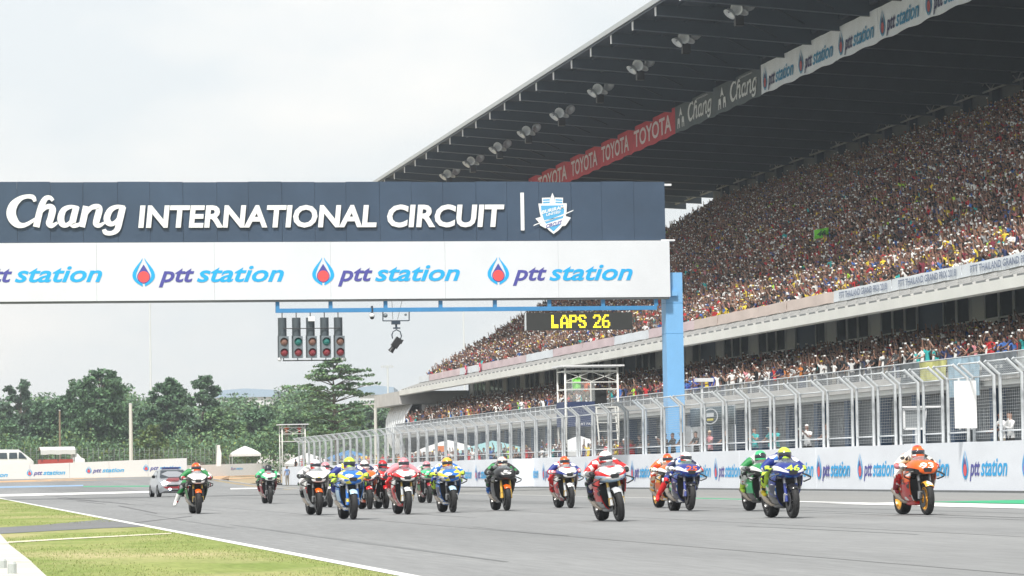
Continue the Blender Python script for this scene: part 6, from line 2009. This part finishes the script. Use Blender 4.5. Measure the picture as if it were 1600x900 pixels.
TR = [
 (30,716,588,470,70,'grey-green tree behind the white minivan','tall',[LEAF[0],LEAF[4]],1.0),
 (75,716,622,430,75,'low dark tree behind the awning truck','round',[LEAF[0],LEAF[0],LEAF[1]],1.0),
 (152,716,567,425,112,'tall dark green tree, the tallest between the wooden pole and the concrete pole','round',[LEAF[0],LEAF[1],LEAF[1]],2.0),
 (110,716,600,445,62,'slender tree with a bare side beside the wooden pole','tall',[LEAF[0],LEAF[1]],1.0),
 (196,716,625,455,60,'mid green tree right behind the plain concrete pole','round',[LEAF[1],LEAF[1],LEAF[0]],1.0),
 (262,716,583,440,84,'broad dark tree standing to one side of the concrete pole','round',[LEAF[0],LEAF[1]],1.6),
 (316,716,574,432,64,'grey leaved slender tree with a sprig above its crown','tall',[LEAF[4],LEAF[1],LEAF[0]],1.4),
 (232,716,660,415,56,'pale yellow-green bush near the foot of the concrete pole','bush',[LEAF[2],LEAF[3]],.8),
 (350,716,640,430,70,'light green tree behind the white peaked tent','round',[LEAF[1],LEAF[2]],1.0),
 (400,716,632,440,76,'dark green tree behind the tent and van','round',[LEAF[0],LEAF[1]],1.1),
 (428,716,655,415,50,'small pale tree next to the far marshal tower','tall',[LEAF[2],LEAF[1]],.8),
 (528,722,563,372,125,'layered tree with flat storeys of leaves under the start lights','layer',[LEAF[1],LEAF[2],LEAF[1]],1.7),
 (470,716,640,450,80,'rounded mid green tree behind the small bare tower','round',[LEAF[1],LEAF[1],LEAF[2]],1.0),
 (580,716,632,460,70,'dusty green tree behind the cross-armed pole','round',[LEAF[1],LEAF[4]],1.0),
 (625,716,640,470,60,'green tree at the silver end of the grandstand','round',[LEAF[1],LEAF[0]],.8),
 (545,716,678,400,70,'pale bush under the layered tree','bush',[LEAF[2],LEAF[1]],.8),
 (10,716,640,420,60,'leafy bush beside the white minivan','bush',[LEAF[1],LEAF[0]],.9),
]
for i, (x, yb, yt, Z, wpx, lab, kind, ms, dn) in enumerate(TR):
    tree(x, yb+8, yt, Z, wpx, lab, kind, 20+i, ms, dn)
# the wood behind them: one mass of foliage
g = random.Random(3); cl = []
for i in range(560):
    x = -330+1000*i/559
    Z = g.uniform(480,680)
    topy = 632+12*math.sin(x*.021+1)+9*math.sin(x*.063)+g.uniform(-6,12)
    yy = topy+g.random()**1.2*85
    P = at_depth(x+g.uniform(-8,8), yy, Z)
    r_ = g.uniform(1.1,2.4)*Z/520
    cl.append((tuple(P), (r_*1.25, r_*1.25, r_*.8), r_**2))
v = leaves(cl, 200000, .30, 99, .4)
zc = np.random.default_rng(5).choice(4, len(v)//4, p=[.22,.42,.24,.12])
wood = obj('woodland', leaf_mesh('woodland', v, [LEAF[0],LEAF[1],LEAF[2],LEAF[4]], 7, zc))
tag(wood, 'dense green woodland behind the separate trees', 'woodland', kind='stuff')
# low scrub hugging the foot of the trees
cl = []
for i in range(230):
    x = -330+990*i/229
    P = at_depth(x+g.uniform(-4,4), g.uniform(690,722), g.uniform(405,460)); r_ = g.uniform(.8,1.9)
    cl.append((tuple(P), (r_*1.4,r_*1.2,r_), r_**2))
v = leaves(cl, 56000, .20, 77, .4)
zc = np.random.default_rng(6).choice(4, len(v)//4, p=[.30,.42,.20,.08])
sc_ = obj('scrub', leaf_mesh('scrub', v, [LEAF[0],LEAF[1],LEAF[2],LEAF[3]], 8, zc)); tag(sc_, 'low green scrub along the foot of the trees', 'scrub', kind='stuff')

# ================================================================== HAZE
mb = MB(); mb.box(-900, 900, -40, 1180, -2.0, 62)
hz_ = mb.build('haze', None)
hz_.data.materials.clear()
hm = bpy.data.materials.new('haze'); hm.use_nodes = True
hn, hl = hm.node_tree.nodes, hm.node_tree.links
hn.remove(hn['Principled BSDF'])
pv = hn.new('ShaderNodeVolumePrincipled'); pv.inputs['Color'].default_value = (.84,.92,1.0,1); pv.inputs['Density'].default_value = .00028; pv.inputs['Anisotropy'].default_value = .2
hl.new(pv.outputs[0], hn['Material Output'].inputs['Volume'])
hz_.data.materials.append(hm); tag(hz_, 'thin pale haze in the air over the circuit', 'haze', kind='stuff')
